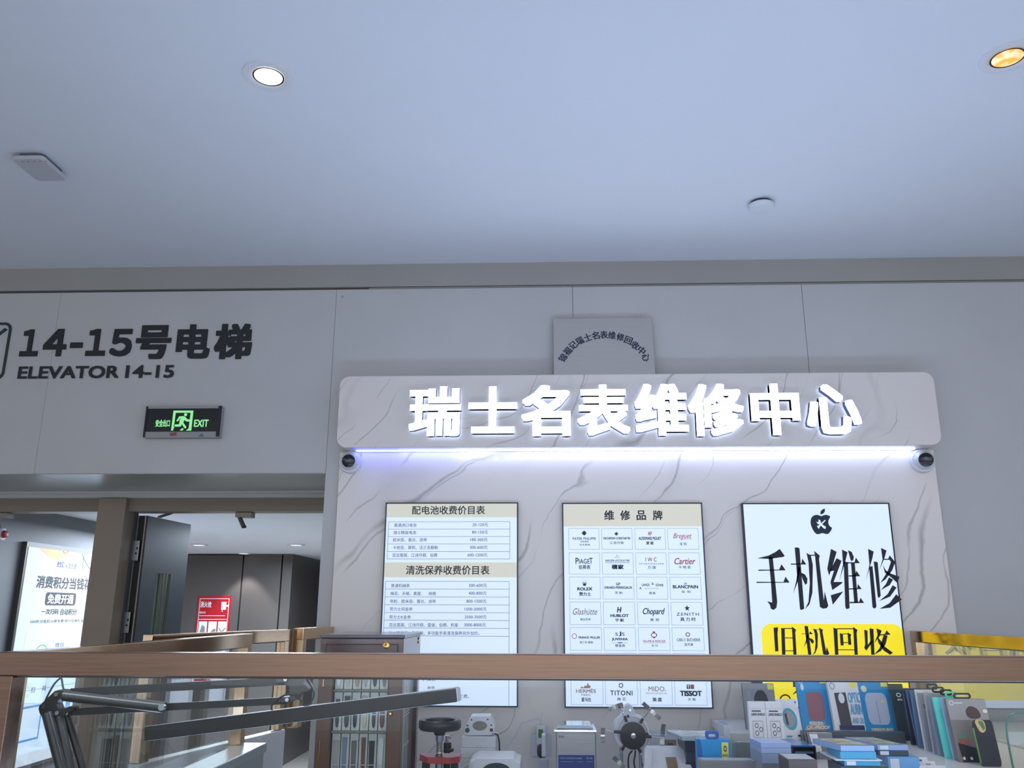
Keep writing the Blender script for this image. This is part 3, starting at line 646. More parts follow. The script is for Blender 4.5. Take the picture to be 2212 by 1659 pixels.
diam = [(.5, 0), (.62, .2), (.8, .2), (.8, .38), (1, .5), (.8, .62), (.8, .8), (.62, .8), (.5, 1), (.38, .8), (.2, .8), (.2, .62), (0, .5), (.2, .38), (.2, .2), (.38, .2)]
crown = [(.25, 0), (.75, 0), (1, .85), (.68, .3), (.72, 1), (.5, .35), (.28, 1), (.32, .3), (0, .85)]
sq = [(0, 0), (1, 0), (1, 1), (0, 1)]
B2 = {'b': (0.035, 0.025)}
cell(0, 0, [(N, diam, .42, .10, .60, .36), (N, 'PATEK PHILIPPE', .13, .43, .89, .55), (N, 'GENEVE', .38, .59, .65, .67), (N, '百达翡丽', .35, .73, .69, .82, {'sp': 1.2})])
cell(0, 1, [(N, cross, .43, .19, .54, .34), (N, 'VACHERON CONSTANTIN', .05, .42, .93, .53, B2), (N, '江诗丹顿', .26, .62, .71, .75, {'sp': 1.2})])
cell(0, 2, [(R_, 'AP', .43, .16, .56, .34, {'b': (0.03, 0.02), 's': .1}), (N, 'AUDEMARS PIGUET', .12, .41, .86, .55, B2), (N, '爱彼', .36, .62, .61, .77, {'sp': 1.3, 'b': (0.03, 0.02)})])
cell(0, 3, [(R_, 'Breguet', .18, .24, .78, .56, {'s': .35, 'b': (0.006, 0)}), (R_, 'Depuis 1775', .53, .50, .78, .55, {'s': .3, 'b': (0, 0)}), (N, '宝玑', .38, .67, .61, .80, {'sp': 1.4})])
cell(1, 0, [(N, 'P', .21, .24, .31, .53), (N, 'IAGE', .32, .29, .67, .51), (N, 'T', .66, .24, .77, .51), (N, '伯爵表', .31, .57, .69, .77, {'b': (0.02, 0.015), 'sp': 1.1})])
cell(1, 1, [(N, 'JL', .46, .10, .54, .17, {'b': (0, 0)}), (N, 'MANUFACTURE', .40, .20, .57, .24, {'b': (0, 0)}), (N, 'JAEGER-LECOULTRE', .10, .32, .89, .44, {'b': (0.02, 0.015)}), (N, sq, .12, .46, .88, .475), (N, '積家', .30, .55, .69, .77, {'b': (0.05, 0.035), 'sp': 1.1})])
cell(1, 2, [(R_, 'I W C', .32, .22, .68, .41), (N, 'SCHAFFHAUSEN', .11, .48, .90, .55, {'sp': 1.5}), (N, '万国', .38, .62, .64, .75, {'sp': 1.5})])
cell(1, 3, [(R_, 'Cartier', .18, .24, .86, .54, {'s': .3, 'b': (0.016, 0.006)}), (N, '卡地亚', .30, .60, .70, .74, {'sp': 1.4})])
cell(2, 0, [(N, crown, .41, .16, .57, .40), (N, 'ROLEX', .25, .47, .74, .61, {'b': (0.04, 0.03)}), (N, '勞力士', .31, .68, .69, .86, {'b': (0.03, 0.02)})])
cell(2, 1, [(N, 'GP', .43, .26, .56, .38, B2), (N, 'GIRARD-PERREGAUX', .05, .42, .94, .53, B2), (N, '芝柏', .38, .65, .62, .77, {'sp': 1.4})])
cell(2, 2, [(N, 'A.', .09, .44, .17, .56, {'b': (0.02, .02)}), (N, 'LANGE', .17, .29, .42, .41, {'b': (0.02, .02)}), (N, '&', .49, .25, .56, .35), (N, 'SÖHNE', .62, .28, .87, .42, {'b': (0.02, .02)}), (N, 'GLASHÜTTE I/SA', .27, .49, .72, .54, {'b': (0, 0)}), (N, '朗格', .40, .66, .60, .78, {'sp': 1.4})])
cell(2, 3, [(N, 'JB', .45, .26, .55, .35), (N, 'BLANCPAIN', .09, .36, .90, .51, {'b': (0.035, 0.02)}), (N, '宝珀', .36, .60, .65, .71, {'sp': 2})])
cell(3, 0, [(MAUVE, 'Glashütte', .10, .28, .88, .56, {'s': .4, 'b': (0, 0)}), (N, '格拉苏蒂', .33, .71, .66, .82)])
cell(3, 1, [(N, 'H', .43, .22, .58, .46, {'b': (0.04, .03), 's': .2}), (N, 'HUBLOT', .22, .53, .80, .66, {'b': (0.04, .03)}), (N, '宇舶', .37, .72, .64, .86, {'sp': 1.4, 'b': (0.03, 0.02)})])
cell(3, 2, [(N, 'Chopard', .17, .26, .88, .62, {'s': .35, 'b': (0.02, .008)}), (N, '萧邦', .40, .71, .68, .84, {'sp': 1.8})])
cell(3, 3, [(INKD, star, .42, .12, .61, .41), (N, 'ZENITH', .17, .46, .88, .59, {'sp': 1.3}), (N, '真力时', .28, .66, .77, .83, {'sp': 1.4, 'b': (0.02, .015)})])
cell(4, 0, [(R_, circ(), .05, .27, .22, .50), (SHEET, circ(), .068, .294, .202, .476), (R_, 'M', .085, .32, .185, .45, {'b': (.05, .03)}), (N, 'FRANCK MULLER', .27, .39, .95, .49, B2), (N, '弗兰克·穆勒', .30, .60, .72, .70)])
cell(4, 1, [(N, 'J', .47, .18, .55, .38, B2), (N, 'S', .36, .22, .44, .36), (N, 'S', .57, .22, .65, .36), (N, 'JUVENIA', .24, .45, .75, .59, {'b': (0.035, .025)}), (N, '1860', .42, .63, .58, .69, B2), (N, sq, .24, .655, .40, .665), (N, sq, .60, .655, .75, .665), (N, '尊皇表', .34, .72, .66, .85)])
ringp = [(.5 + .5 * math.cos(i * .35), .5 + .5 * math.sin(i * .35)) for i in range(18)]
cell(4, 2, [(N, circ(18), .40, .23, .60, .42), (SHEET, circ(18), .425, .255, .575, .395), (R_, 'I', .46, .17, .54, .46, {'b': (0.1, .03)}), (R_, 'BAUME & MERCIER', .15, .54, .86, .64), (R_, sq, .16, .665, .86, .675), (N, '名仕', .41, .73, .62, .82, {'sp': 1.5})])
cell(4, 3, [(INKT, circ(9), .42, .19, .57, .40), (SHEET, circ(9), .455, .235, .535, .355), (N, 'CARL F. BUCHERER', .14, .46, .88, .59), (N, '宝齐莱', .37, .66, .65, .79)])
cell(6, 0, [(TN, [(0, 0), (.15, .35), (.3, .1), (.45, .5), (.6, .4), (.72, 1), (.85, .55), (1, .4), (.95, 0)], .29, .14, .62, .36), (TN, 'HERMÈS', .16, .36, .78, .54, {'b': (0.025, .015)}), (INKB, 'PARIS', .33, .58, .60, .66, {'sp': 1.2}), (N, '爱马仕', .32, .72, .63, .88, {'b': (0.035, .02)})])
cell(6, 1, [(N, circ(5), .41, .13, .57, .35), (SHEET, circ(5), .44, .17, .54, .31), (N, 'TITONI', .15, .44, .84, .63, {'b': (0.02, .015), 'sp': 1.15}), (N, '梅花', .36, .71, .63, .83, {'sp': 1.6})])
cell(6, 2, [(TN, 'MIDO.', .26, .27, .80, .46, {'b': (0.01, .01)}), (LINE, 'SWISS WATCHES SINCE 1918', .18, .51, .82, .57, {'b': (0, 0)}), (N, '美度', .37, .70, .67, .86, {'sp': 1.4, 'b': (0.035, .02)})])
cell(6, 3, [(N, sq, .38, .19, .49, .36), (SHEET, 'T', .405, .22, .465, .34, B2), (R_, sq, .50, .19, .61, .36), (SHEET, '+', .52, .22, .59, .33, {'b': (.05, .05)}), (N, 'TISSOT', .16, .43, .84, .64, {'b': (0.06, .04)}), (N, '天梭', .40, .71, .64, .82, {'sp': 1.6})])
# row hidden behind the rail keeps its empty cells
T.done(t)
# --- phone repair
t, a0, b0, a1, b1 = poster('lit white phone repair poster with a large yellow panel, rightmost of the three', 1620, 1943, 1089, 1527)
def K4(x, y): return (1580 + x / 3.5, 1060 + y / 3.5)
T = Tx(PL_)
YEL = mat('lit_yellow', (190, 176, 30), 0.45, emit=0.62, ecol=(255, 232, 22))
ya_ = PL_.uv(*K4(228, 1110))[0]; yb_ = PL_.uv(*K4(1300, 1110))[0]
q0 = PL_.uv(*K4(770, 1006))[1]
build(M().flat(PL_, rrect(ya_, b0 + 0.03, yb_ + 0.004, q0, 0.045, 8), 0.0007), 'yellow_panel', YEL, t)
INKK = mat('ink_black', (26, 28, 42), 0.6)
G = {
 '手': [[(365, 440), (402, 492), (395, 500), (290, 516), (193, 512), (280, 490), (330, 465)], [(203, 597), (360, 597), (378, 556), (410, 602), (203, 606)], [(188, 688), (393, 690), (408, 650), (440, 695), (190, 697)], [(280, 500), (312, 503), (330, 680), (346, 840), (340, 885), (318, 902), (298, 892), (290, 862), (270, 836), (308, 845), (298, 690)]],
 '机': [[(447, 551), (528, 551), (535, 513), (566, 558), (450, 560)], [(478, 432), (490, 428), (514, 434), (550, 892), (530, 902), (518, 896)], [(505, 565), (520, 590), (500, 690), (466, 780), (490, 680)], [(522, 618), (555, 632), (574, 665), (572, 700), (558, 712), (538, 670)], [(567, 470), (600, 490), (615, 560), (612, 770), (590, 858), (556, 896), (582, 840), (592, 700), (582, 540)], [(590, 484), (630, 484), (630, 492), (594, 492)], [(625, 455), (667, 490), (662, 520), (698, 830), (705, 760), (718, 815), (732, 870), (720, 888), (690, 892), (668, 878), (632, 500)]],
 '维': [[(752, 440), (795, 462), (766, 560), (752, 605), (738, 642), (724, 590)], [(795, 510), (832, 530), (795, 630), (772, 690), (838, 690), (836, 700), (762, 752), (748, 690), (775, 605), (740, 610)], [(750, 790), (845, 762), (766, 862)], [(835, 445), (877, 465), (862, 530), (815, 682), (843, 560)], [(848, 535), (880, 540), (893, 888), (870, 896), (860, 880)], [(880, 450), (908, 462), (925, 500), (920, 528), (902, 530)], [(870, 541), (930, 541), (940, 505), (970, 548), (870, 550)], [(903, 545), (932, 548), (957, 848), (928, 850)], [(885, 640), (930, 640), (945, 605), (973, 647), (885, 649)], [(888, 738), (950, 738), (955, 705), (985, 744), (888, 747)], [(893, 840), (965, 840), (975, 808), (1003, 849), (893, 851)]],
 '修': [[(1032, 440), (1075, 460), (1065, 510), (1015, 685), (1043, 560)], [(1040, 575), (1066, 570), (1096, 878), (1082, 892), (1066, 882)], [(1075, 535), (1105, 540), (1128, 795), (1114, 812), (1105, 800)], [(1130, 433), (1172, 452), (1158, 505), (1118, 602), (1142, 520)], [(1150, 515), (1185, 515), (1195, 488), (1238, 540), (1215, 602), (1165, 670), (1125, 698), (1180, 610), (1205, 540), (1195, 523), (1150, 523)], [(1143, 560), (1165, 600), (1200, 625), (1270, 650), (1255, 700), (1215, 662), (1160, 620)], [(1190, 655), (1222, 672), (1195, 715), (1128, 752), (1168, 705)], [(1218, 715), (1248, 732), (1200, 800), (1115, 835), (1180, 782)], [(1245, 783), (1288, 822), (1200, 885), (1118, 893), (1195, 850)]],
 '旧': [[(318, 1035), (352, 1033), (348, 1080), (355, 1213), (330, 1216)], [(375, 1035), (402, 1045), (408, 1240), (382, 1240)], [(395, 1038), (460, 1038), (460, 1045), (395, 1045)], [(455, 1028), (488, 1050), (482, 1070), (492, 1240), (468, 1240), (458, 1060)], [(405, 1110), (462, 1110), (462, 1116), (405, 1116)], [(405, 1207), (470, 1207), (470, 1213), (405, 1213)]],
 '回': [[(770, 1035), (800, 1046), (808, 1240), (782, 1240)], [(795, 1040), (922, 1040), (922, 1047), (795, 1047)], [(918, 1030), (952, 1052), (946, 1075), (955, 1240), (930, 1240), (921, 1060)], [(818, 1075), (842, 1085), (848, 1170), (825, 1170)], [(838, 1080), (882, 1080), (882, 1086), (838, 1086)], [(877, 1072), (906, 1088), (900, 1100), (906, 1165), (883, 1165)], [(845, 1145), (885, 1145), (885, 1151), (845, 1151)], [(805, 1200), (936, 1200), (936, 1206), (805, 1206)]],
 '收': [[(1003, 1050), (1028, 1058), (1030, 1165), (1060, 1125), (1068, 1140), (1020, 1208), (1003, 1190), (1010, 1160)], [(1043, 1040), (1073, 1046), (1081, 1240), (1056, 1240)], [(1095, 1040), (1135, 1058), (1120, 1100), (1080, 1152), (1104, 1090)], [(1112, 1086), (1158, 1084), (1172, 1056), (1203, 1088), (1112, 1095)], [(1150, 1090), (1180, 1095), (1165, 1160), (1130, 1210), (1075, 1242), (1120, 1190)], [(1100, 1100), (1125, 1130), (1160, 1180), (1220, 1225), (1198, 1240), (1150, 1208), (1110, 1150)]],
}
bk = T.mb(INKK)
for c_ in '手机维修旧回收':
    for pg in G[c_]: bk.flat(PL_, PL_.pp([K4(*p) for p in pg]), 0.0014 if c_ in '旧回收' else TH)
for pg in G['机']: bk.flat(PL_, PL_.pp([K4(528 + (x - 447) * .742, 1022 + (y - 428) * .475) for x, y in pg]), 0.0014)
for pg in ([(1712, 1462), (1722, 1462), (1719, 1484), (1713, 1484)], [(1719, 1492), (1722, 1494), (1714, 1500), (1712, 1500)], [(1843, 1458), (1849, 1458), (1850, 1471), (1845, 1471)], [(1858, 1458), (1864, 1458), (1865, 1471), (1860, 1471)], [(1884, 1458), (1890, 1458), (1891, 1471), (1886, 1471)]):
    bk.flat(PL_, PL_.pp(pg), 0.0014)
bk.tube([PL_.pt(*PL_.uv(1696 + 11 * math.cos(math.radians(a)), 1512 - 11 * math.sin(math.radians(a))), 0.002) for a in range(0, 181, 20)], 0.003, 6)
# apple mark with tools
def sm(pts, n=4):       # smooth closed outline through points
    out = []; L = len(pts)
    for i in range(L):
        p0, p1, p2, p3 = [V((*pts[(i + k) % L], 0)) for k in (-1, 0, 1, 2)]
        for j in range(n):
            q = j / n; out.append(tuple((0.5 * ((2 * p1) + (p2 - p0) * q + (2 * p0 - 5 * p1 + 4 * p2 - p3) * q * q + (3 * p1 - p0 - 3 * p2 + p3) * q ** 3))[:2]))
    return out
ap = sm([(680, 192), (705, 183), (730, 186), (746, 198), (734, 222), (733, 248), (745, 270), (760, 282), (748, 308), (730, 327), (708, 326), (685, 321), (662, 328), (642, 327), (622, 306), (606, 275), (598, 240), (603, 208), (622, 188), (650, 183)])
mk = T.mb(INKN); mk.flat(PL_, PL_.pp([K4(*p) for p in ap]), TH)
mk.flat(PL_, PL_.pp([K4(*p) for p in sm([(673, 178), (674, 158), (688, 142), (706, 138), (705, 156), (693, 173)])]), TH)
wt = T.mb(SHEET)
for pg in ([(706, 220), (712, 225), (668, 272), (660, 290), (645, 268), (660, 262)], [(640, 234), (652, 240), (660, 226), (652, 218), (668, 221), (676, 236), (674, 246), (714, 274), (710, 290), (698, 286), (664, 254), (652, 252)]):
    wt.flat(PL_, PL_.pp([K4(*p) for p in pg]), TH + .0004)
T.done(t)

# ================================================================ ceiling fittings
def downlight(x, y, R, lab, lens, power, col):
    p = at_Z(x, y, ZC)
    t = thing('ceiling_downlight', lab, 'light', p)
    build(M().lathe(p, (0, 0, -1), [(R * .62, -0.0), (R * .66, 0.004), (R * .8, 0.007), (R, 0.005), (R * 1.01, 0.0)], 48), 'trim_ring', mat('downlight_rim', (218, 220, 226), 0.45), t, True)
    build(M().lathe(p, (0, 0, -1), [(R * .62, 0.0045), (R * .58, 0.0052), (R * .555, 0.0045)], 48), 'gap_ring', BLACK, t, True)
    build(M().lathe(p, (0, 0, -1), [(R * .56, 0.004), (R * .4, 0.0035), (0, 0.003)], 48), 'lens', lens, t)
    spot('downlight_beam', p - V((0, 0, 0.03)), power, 75, col, 0.5)
downlight(580, 163.5, 0.078, 'round ceiling downlight with a white lit lens', mat('lens_warm_white', (255, 250, 240), 0.4, emit=1.6, ecol=(255, 246, 232)), 45, (1, 0.97, 0.92))
m_ = bpy.data.materials.new('lens_orange'); m_.use_nodes = True; n_ = m_.node_tree; bb = n_.nodes['Principled BSDF']
tc_ = n_.nodes.new('ShaderNodeTexCoord'); ns_ = n_.nodes.new('ShaderNodeTexNoise'); ns_.inputs['Scale'].default_value = 28; rr_ = n_.nodes.new('ShaderNodeValToRGB')
rr_.color_ramp.elements[0].color = lin((250, 170, 20)); rr_.color_ramp.elements[0].position = .42; rr_.color_ramp.elements[1].color = lin((255, 226, 190)); rr_.color_ramp.elements[1].position = .6
n_.links.new(tc_.outputs['Object'], ns_.inputs['Vector']); n_.links.new(ns_.outputs['Fac'], rr_.inputs[0]); n_.links.new(rr_.outputs[0], bb.inputs['Emission Color']); bb.inputs['Emission Strength'].default_value = 1.05; bb.inputs['Base Color'].default_value = (.2, .15, .1, 1)
downlight(2176, 123, 0.078, 'round ceiling downlight with an orange glow at the right edge', m_, 25, (1, 0.7, 0.35))
# flat square access point
q = [at_Z(x, y, ZC) for x, y in ((30, 327), (98, 326), (147, 376.5), (77, 377))]
c = sum(q, V()) / 4
t = thing('ceiling_access_point', 'flat white square device with rounded corners on the ceiling at left', 'device', c)
PCe = Pl((c.x, c.y, ZC), (1, 0, 0), (0, -1, 0))
hx = (q[1].x - q[0].x + q[2].x - q[3].x) / 4; hy = abs(q[0].y - q[3].y) / 2
def rr(h, k): return [(a, b) for a, b in rrect(-hx * k, -hy * k, hx * k, hy * k, 0.02)]
PQ = Pl((c.x, c.y, ZC), (1, 0, 0), (0, -1, 0))
build(M().prism(PQ, rr(0, .82), 0.0, 0.014), 'mount', mat('mount_grey', (90, 92, 96), 0.6), t)
build(M().prism(PQ, rr(0, 1.0), 0.014, 0.030), 'body', noisy('device_white', (186, 188, 194), .02, 3, 0.45), t, bevel=0.006, seg=3)
mb = M()
for i in range(5): mb.rect(PQ, -hx * .5 + i * .022, hy * .72, -hx * .5 + i * .022 + .006, hy * .78, 0.0303)
build(mb, 'vent_slots', SEAM, t)
# smoke detector
p = at_Z(1644, 447, ZC - 0.02); p.z = ZC; R = 0.052
t = thing('smoke_detector', 'small white round detector on the ceiling at right', 'detector', p)
build(M().lathe(p, (0, 0, -1), [(R * .8, 0), (R * .8, 0.012), (0, 0.012)], 36), 'base', mat('detector_gap', (60, 62, 66), 0.6), t, True)
build(M().lathe(p, (0, 0, -1), [(R * .8, 0.012), (R, 0.013), (R, 0.024), (R * .9, 0.032), (0, 0.034)], 40), 'cover', WHITE, t, True)
# ================================================================ glass guards with bronze frames
YFR = 1.62
ZT = at_Y(1106, 1412.5, YFR).z; TB = 0.0415      # rail height and tube size
XA = at_Y(3, 1407, YFR).x
XD = at_Y(1993, 1366, W - 0.1).x                  # right side guard
GASK = mat('gasket_grey', (96, 100, 104), 0.5)
def guard(name, label, p0, p1, zt, zb, inset=0.0, posts=(True, True), tb=TB, depth=TB, group='bronze framed glass guards', gm=None, fm=None):
    p0, p1 = V((p0[0], p0[1], 0)), V((p1[0], p1[1], 0)); d = (p1 - p0); L = d.length; d = d / L; n = V((d.y, -d.x, 0)); up = V((0, 0, 1))
    t = thing(name, label, 'guard', ((p0 + p1) / 2) + V((0, 0, zb)), group)
    def bar(a0, a1, z0, z1, h): return M().obox(p0 + d * (a0 + a1) / 2 + up * (z0 + z1) / 2, d, n, up, (a1 - a0) / 2, h / 2, (z1 - z0) / 2)
    build(bar(0, L, zt - tb, zt, depth), 'top_rail', fm or BRONZE, t, bevel=0.0012)
    build(bar(tb if posts[0] else 0, L - (tb if posts[1] else 0), zt - tb - 0.004, zt - tb - 0.0002, 0.014), 'gasket', GASK, t)
    for k, q in enumerate(posts):
        if q: build(bar(0 if k == 0 else L - tb, tb if k == 0 else L, zb, zt - tb - 0.0002, depth), 'post', fm or BRONZE, t, bevel=0.0012)
    build(bar(tb if posts[0] else 0, L - (tb if posts[1] else 0), zb, zt - tb - 0.0045, 0.008), 'glass_pane', gm or GLASS, t)
    return t
ZK = 1.17                                         # counter height
gf = guard('glass_guard', 'long bronze rail with clear glass across the front of the counter', (XA, YFR), (2.9, YFR), ZT, ZK)
build(M().box(XA + 0.05, 2.8, YFR + TB / 2 + 0.0002, YFR + TB / 2 + 0.006, ZT - 0.03, ZT - 0.022), 'glow_strip', mat('rail_fill_glow', (220, 224, 230), 0.4, emit=34.0, ecol=(222, 234, 255)), gf)  # glowing strip added out of view behind the rail to brighten the goods
yA1 = EYE.y + at_X(533, 1380, XA).y
guard('glass_guard', 'left side glass guard running back from the front rail, its mitred end before the doorway', (XA, YFR + TB / 2 + 0.001), (XA, yA1), ZT - 0.002, ZK, gm=GLASSR, fm=POLISH)
guard('glass_guard', 'bronze framed glass gate standing ajar behind the left side guard', (-1.19, 2.585), (-0.99, 3.335), ZT + 0.004, ZK, depth=0.034, fm=POLISH)
guard('glass_guard', 'short glass guard joined to the wall beside the marble board', (-0.955, 3.36), (-0.925, W - 0.024), ZT + 0.008, ZK, posts=(True, False), fm=POLISH)
guard('glass_guard', 'right side glass guard that mirrors the yellow poster', (XD, W - 0.03), (XD, YFR + TB), ZT - 0.001, ZK, gm=GLASSR, fm=POLISH)
# ---------------------------------------------------------------- counters and bench
XB0, XB1 = -0.92, 0.66
CSD = noisy('counter_grey', (150, 158, 160), 0.03, 3, 0.3)
CWH = noisy('counter_white', (214, 215, 220), 0.02, 3, 0.3)
t = thing('display_counter', 'white topped counter under the front glass rail', 'counter', (0.9, 1.85, 0))
build(M().box(XA - 0.02, 2.92, YFR - 0.04, 2.19, 0, ZK - 0.03), 'body', CWH, t, bevel=0.003)
build(M().box(XA - 0.03, 2.93, YFR - 0.05, 2.20, ZK - 0.029, ZK - 0.0005), 'worktop', CWH, t, bevel=0.003)
build(M().box(XA + 0.06, 2.0, 1.84, 2.16, ZK - 0.0004, ZK - 0.0001), 'light_panel', mat('fill_panel_glow', (200, 205, 210), 0.4, emit=6.6, ecol=(184, 212, 255)), t)  # unseen glowing panel, added to throw light up at the ceiling
t = thing('display_counter', 'white counter carrying the phone accessories on the right', 'counter', (1.5, 3, 0))
build(M().box(XB1 + 0.03, XD + 0.04, 2.25, W - 0.03, 0, ZK - 0.03), 'body', CWH, t, bevel=0.003)
build(M().box(XB1 + 0.02, XD + 0.05, 2.22, W - 0.025, ZK - 0.029, ZK), 'worktop', CWH, t, bevel=0.003)
t = thing('display_counter', 'grey side counter under the left glass guard', 'counter', (-1.1, 2.5, 0))
build(M().box(XA, XB0 - 0.02, 2.21, yA1 + 0.02, 0, ZK - 0.03), 'body', CSD, t, bevel=0.003)
build(M().box(XA - 0.005, XB0 - 0.012, 2.21, yA1 + 0.02, ZK - 0.029, ZK - 0.0005), 'worktop', CSD, t, bevel=0.003)
ZBN = 0.95
t = thing('workbench', 'low white workbench along the marble board', 'bench', (-0.1, 3.3, 0))
build(M().box(XB0, XB1, 2.75, W - 0.03, ZBN - 0.03, ZBN), 'bench_top', CWH, t, bevel=0.003)
for lx in (XB0 + 0.04, XB1 - 0.04):
    for ly in (2.8, W - 0.09): build(M().box(lx - 0.025, lx + 0.025, ly - 0.025, ly + 0.025, 0, ZBN - 0.031), 'leg', STEEL, t)
# gate base under the glass gate
t = thing('gate_base', 'white low cabinet panel under the glass gate', 'cabinet', (-1.04, 2.96, 0))
g0, g1 = V((-1.19, 2.585, 0)), V((-0.99, 3.335, 0)); gd = (g1 - g0).normalized(); gn = V((gd.y, -gd.x, 0))
build(M().obox((g0 + g1) / 2 + V((0, 0, ZK / 2 + 0.01)), gd, gn, (0, 0, 1), (g1 - g0).length / 2, 0.02, ZK / 2 - 0.012), 'body', CWH, t, bevel=0.003)

# ================================================================ swing-arm work lamp
YLp = 1.70; PLm = wallpl(YLp)
LBK = mat('lamp_black', (24, 25, 24), 0.4); LGR = mat('lamp_grey', (46, 48, 46), 0.35)
def L3(x, y): return (x / 5.2, 1340 + y / 5.2)
def L5(x, y): return (400 + x / 5.2, 1340 + y / 5.2)
def lp(q, dy=0.0): return at_Y(*q, YLp + dy)
base = at_Y(165, 1659, YLp); 
t = thing('work_lamp', 'black swing-arm bench lamp with a long flat bar head, behind the front glass', 'lamp', (base.x + 0.05, YLp, ZK))
build(M().box(base.x + 0.02, base.x + 0.11, YLp - 0.035, YLp + 0.035, ZK, ZK + 0.035).cyl((base.x + 0.065, YLp, ZK + 0.034), (base.x + 0.065, YLp, ZK + 0.075), 0.012), 'clamp', LBK, t, bevel=0.002)
def bar(m, q0, q1, r, dy=0.0, flat=None, ext=0.0):
    a, b = lp(q0, dy), lp(q1, dy)
    if ext: b = b + (b - a).normalized() * ext
    d = (b - a); L = d.length
    if flat: return m.obox((a + b) / 2, d, (0, 1, 0), d.cross(V((0, 1, 0))), L / 2, flat, r)
    return m.tube([a, b], r, 12)
for q0, q1, dy, r in ((L3(530, 1040), L3(690, 1659), -0.012, 0.0105), (L3(660, 1050), L3(780, 1659), 0.0, 0.009), (L3(745, 1040), L3(930, 1659), 0.014, 0.0075)):
    build(bar(M(), q0, q1, r, dy, ext=0.085), 'lower_arm', LGR if dy < 0.01 else LBK, t, True)
build(M().prism(PLm, PLm.pp([L3(*p) for p in ((470, 990), (480, 950), (650, 788), (700, 775), (815, 782), (830, 880), (760, 865), (700, 880), (668, 930), (690, 985), (720, 1000), (815, 960), (860, 970), (850, 1000), (790, 1030), (770, 1060), (620, 1075), (510, 1085), (485, 1040))]), -0.012, 0.012), 'elbow_plate', LBK, t, bevel=0.001)
build(bar(M(), L3(800, 810), (620, 1470.5), 0.0075, 0.004, 0.004), 'upper_arm', LBK, t)
build(bar(M(), L3(700, 1035), (622, 1513), 0.0065, 0.004, 0.004), 'upper_arm', LBK, t)
build(bar(M(), L3(720, 845), L3(1850, 980), 0.010, -0.014), 'spring_tube', LGR, t, True)
kn = lp(L3(1835, 972), -0.024); build(M().cyl(kn, kn + V((0, -0.010, 0)), 0.0058), 'knob', CHROME, t, True)
for q in (L3(648, 1038), L3(640, 830), L3(495, 965)):
    k = lp(q, -0.0125); build(M().cyl(k, k + V((0, -0.004, 0)), 0.0038, seg=12), 'bolt', CHROME, t, True)
build(M().prism(PLm, PLm.pp([L5(*p) for p in ((1035, 640), (1180, 615), (1290, 650), (1335, 655), (1345, 690), (1405, 765), (1385, 795), (1325, 805), (1275, 880), (1190, 920), (1060, 915), (1065, 860), (1190, 850), (1185, 740), (1120, 690), (1035, 690))]), -0.012, 0.010), 'head_bracket', LGR, t, bevel=0.001)
for q in (L5(1130, 662), L5(1148, 890)):
    k = lp(q, -0.0125); build(M().cyl(k, k + V((0, -0.004, 0)), 0.0036, seg=12), 'bolt', CHROME, t, True)
h0, h1 = lp((329, 1583)), lp((990, 1500)); d = (h1 - h0).normalized(); nup = V((0, 1, 0)).cross(d); nup = -nup if nup.z < 0 else nup
tilt = (nup * 0.998 + V((0, 0.06, 0))).normalized(); nf = d.cross(tilt)
hd = build(M().obox((h0 + h1) / 2 + nf * 0.0, d, nf, tilt, (h1 - h0).length / 2, 0.034, 0.0125), 'lamp_head', mat('lamp_head_black', (20, 21, 22), 0.35), t, bevel=0.0015)
build(M().obox((h0 + h1) / 2 + nf * 0.0 + tilt * 0.0131, d, nf, tilt, (h1 - h0).length / 2 - 0.002, 0.034, 0.0006), 'top_strip', mat('lamp_alu', (150, 155, 162), 0.3, 0.8), hd)
build(M().obox(h1 + d * 0.0008, d, nf, tilt, 0.0008, 0.032, 0.012), 'end_plate', mat('lamp_alu', (150, 155, 162), 0.3, 0.8), hd)
def cable(pts, dy=-0.02): return [lp(p, dy) for p in sm_open(pts)]
def sm_open(pts, n=6):
    P = [V((*p, 0)) for p in pts]; P = [P[0] * 2 - P[1]] + P + [P[-1] * 2 - P[-2]]; out = []
    for i in range(1, len(P) - 2):
        p0, p1, p2, p3 = P[i - 1:i + 3]
        for j in range(n + (i == len(P) - 3)):
            q = j / n; out.append(tuple((0.5 * ((2 * p1) + (p2 - p0) * q + (2 * p0 - 5 * p1 + 4 * p2 - p3) * q * q + (3 * p1 - p0 - 3 * p2 + p3) * q ** 3))[:2]))
    return out
build(M().tube(cable([L3(500, 950), L3(520, 880), L3(600, 730), L3(670, 655), L3(692, 660), L3(705, 740), L3(720, 785)], 0.0), 0.002, 6), 'cable', mat('cable_green', (34, 60, 56), 0.5), t, True)
build(M().tube(cable([L5(1330, 625), L5(1400, 690), L5(1445, 800), L5(1430, 890), L5(1360, 965), L5(1300, 900), L5(1220, 835), L5(1120, 840), L5(1000, 920), L5(970, 990), L5(1020, 1040), L5(1120, 1055), L5(1240, 1040), L5(1350, 965)]), 0.0018, 6), 'cable', LBK, t, True)

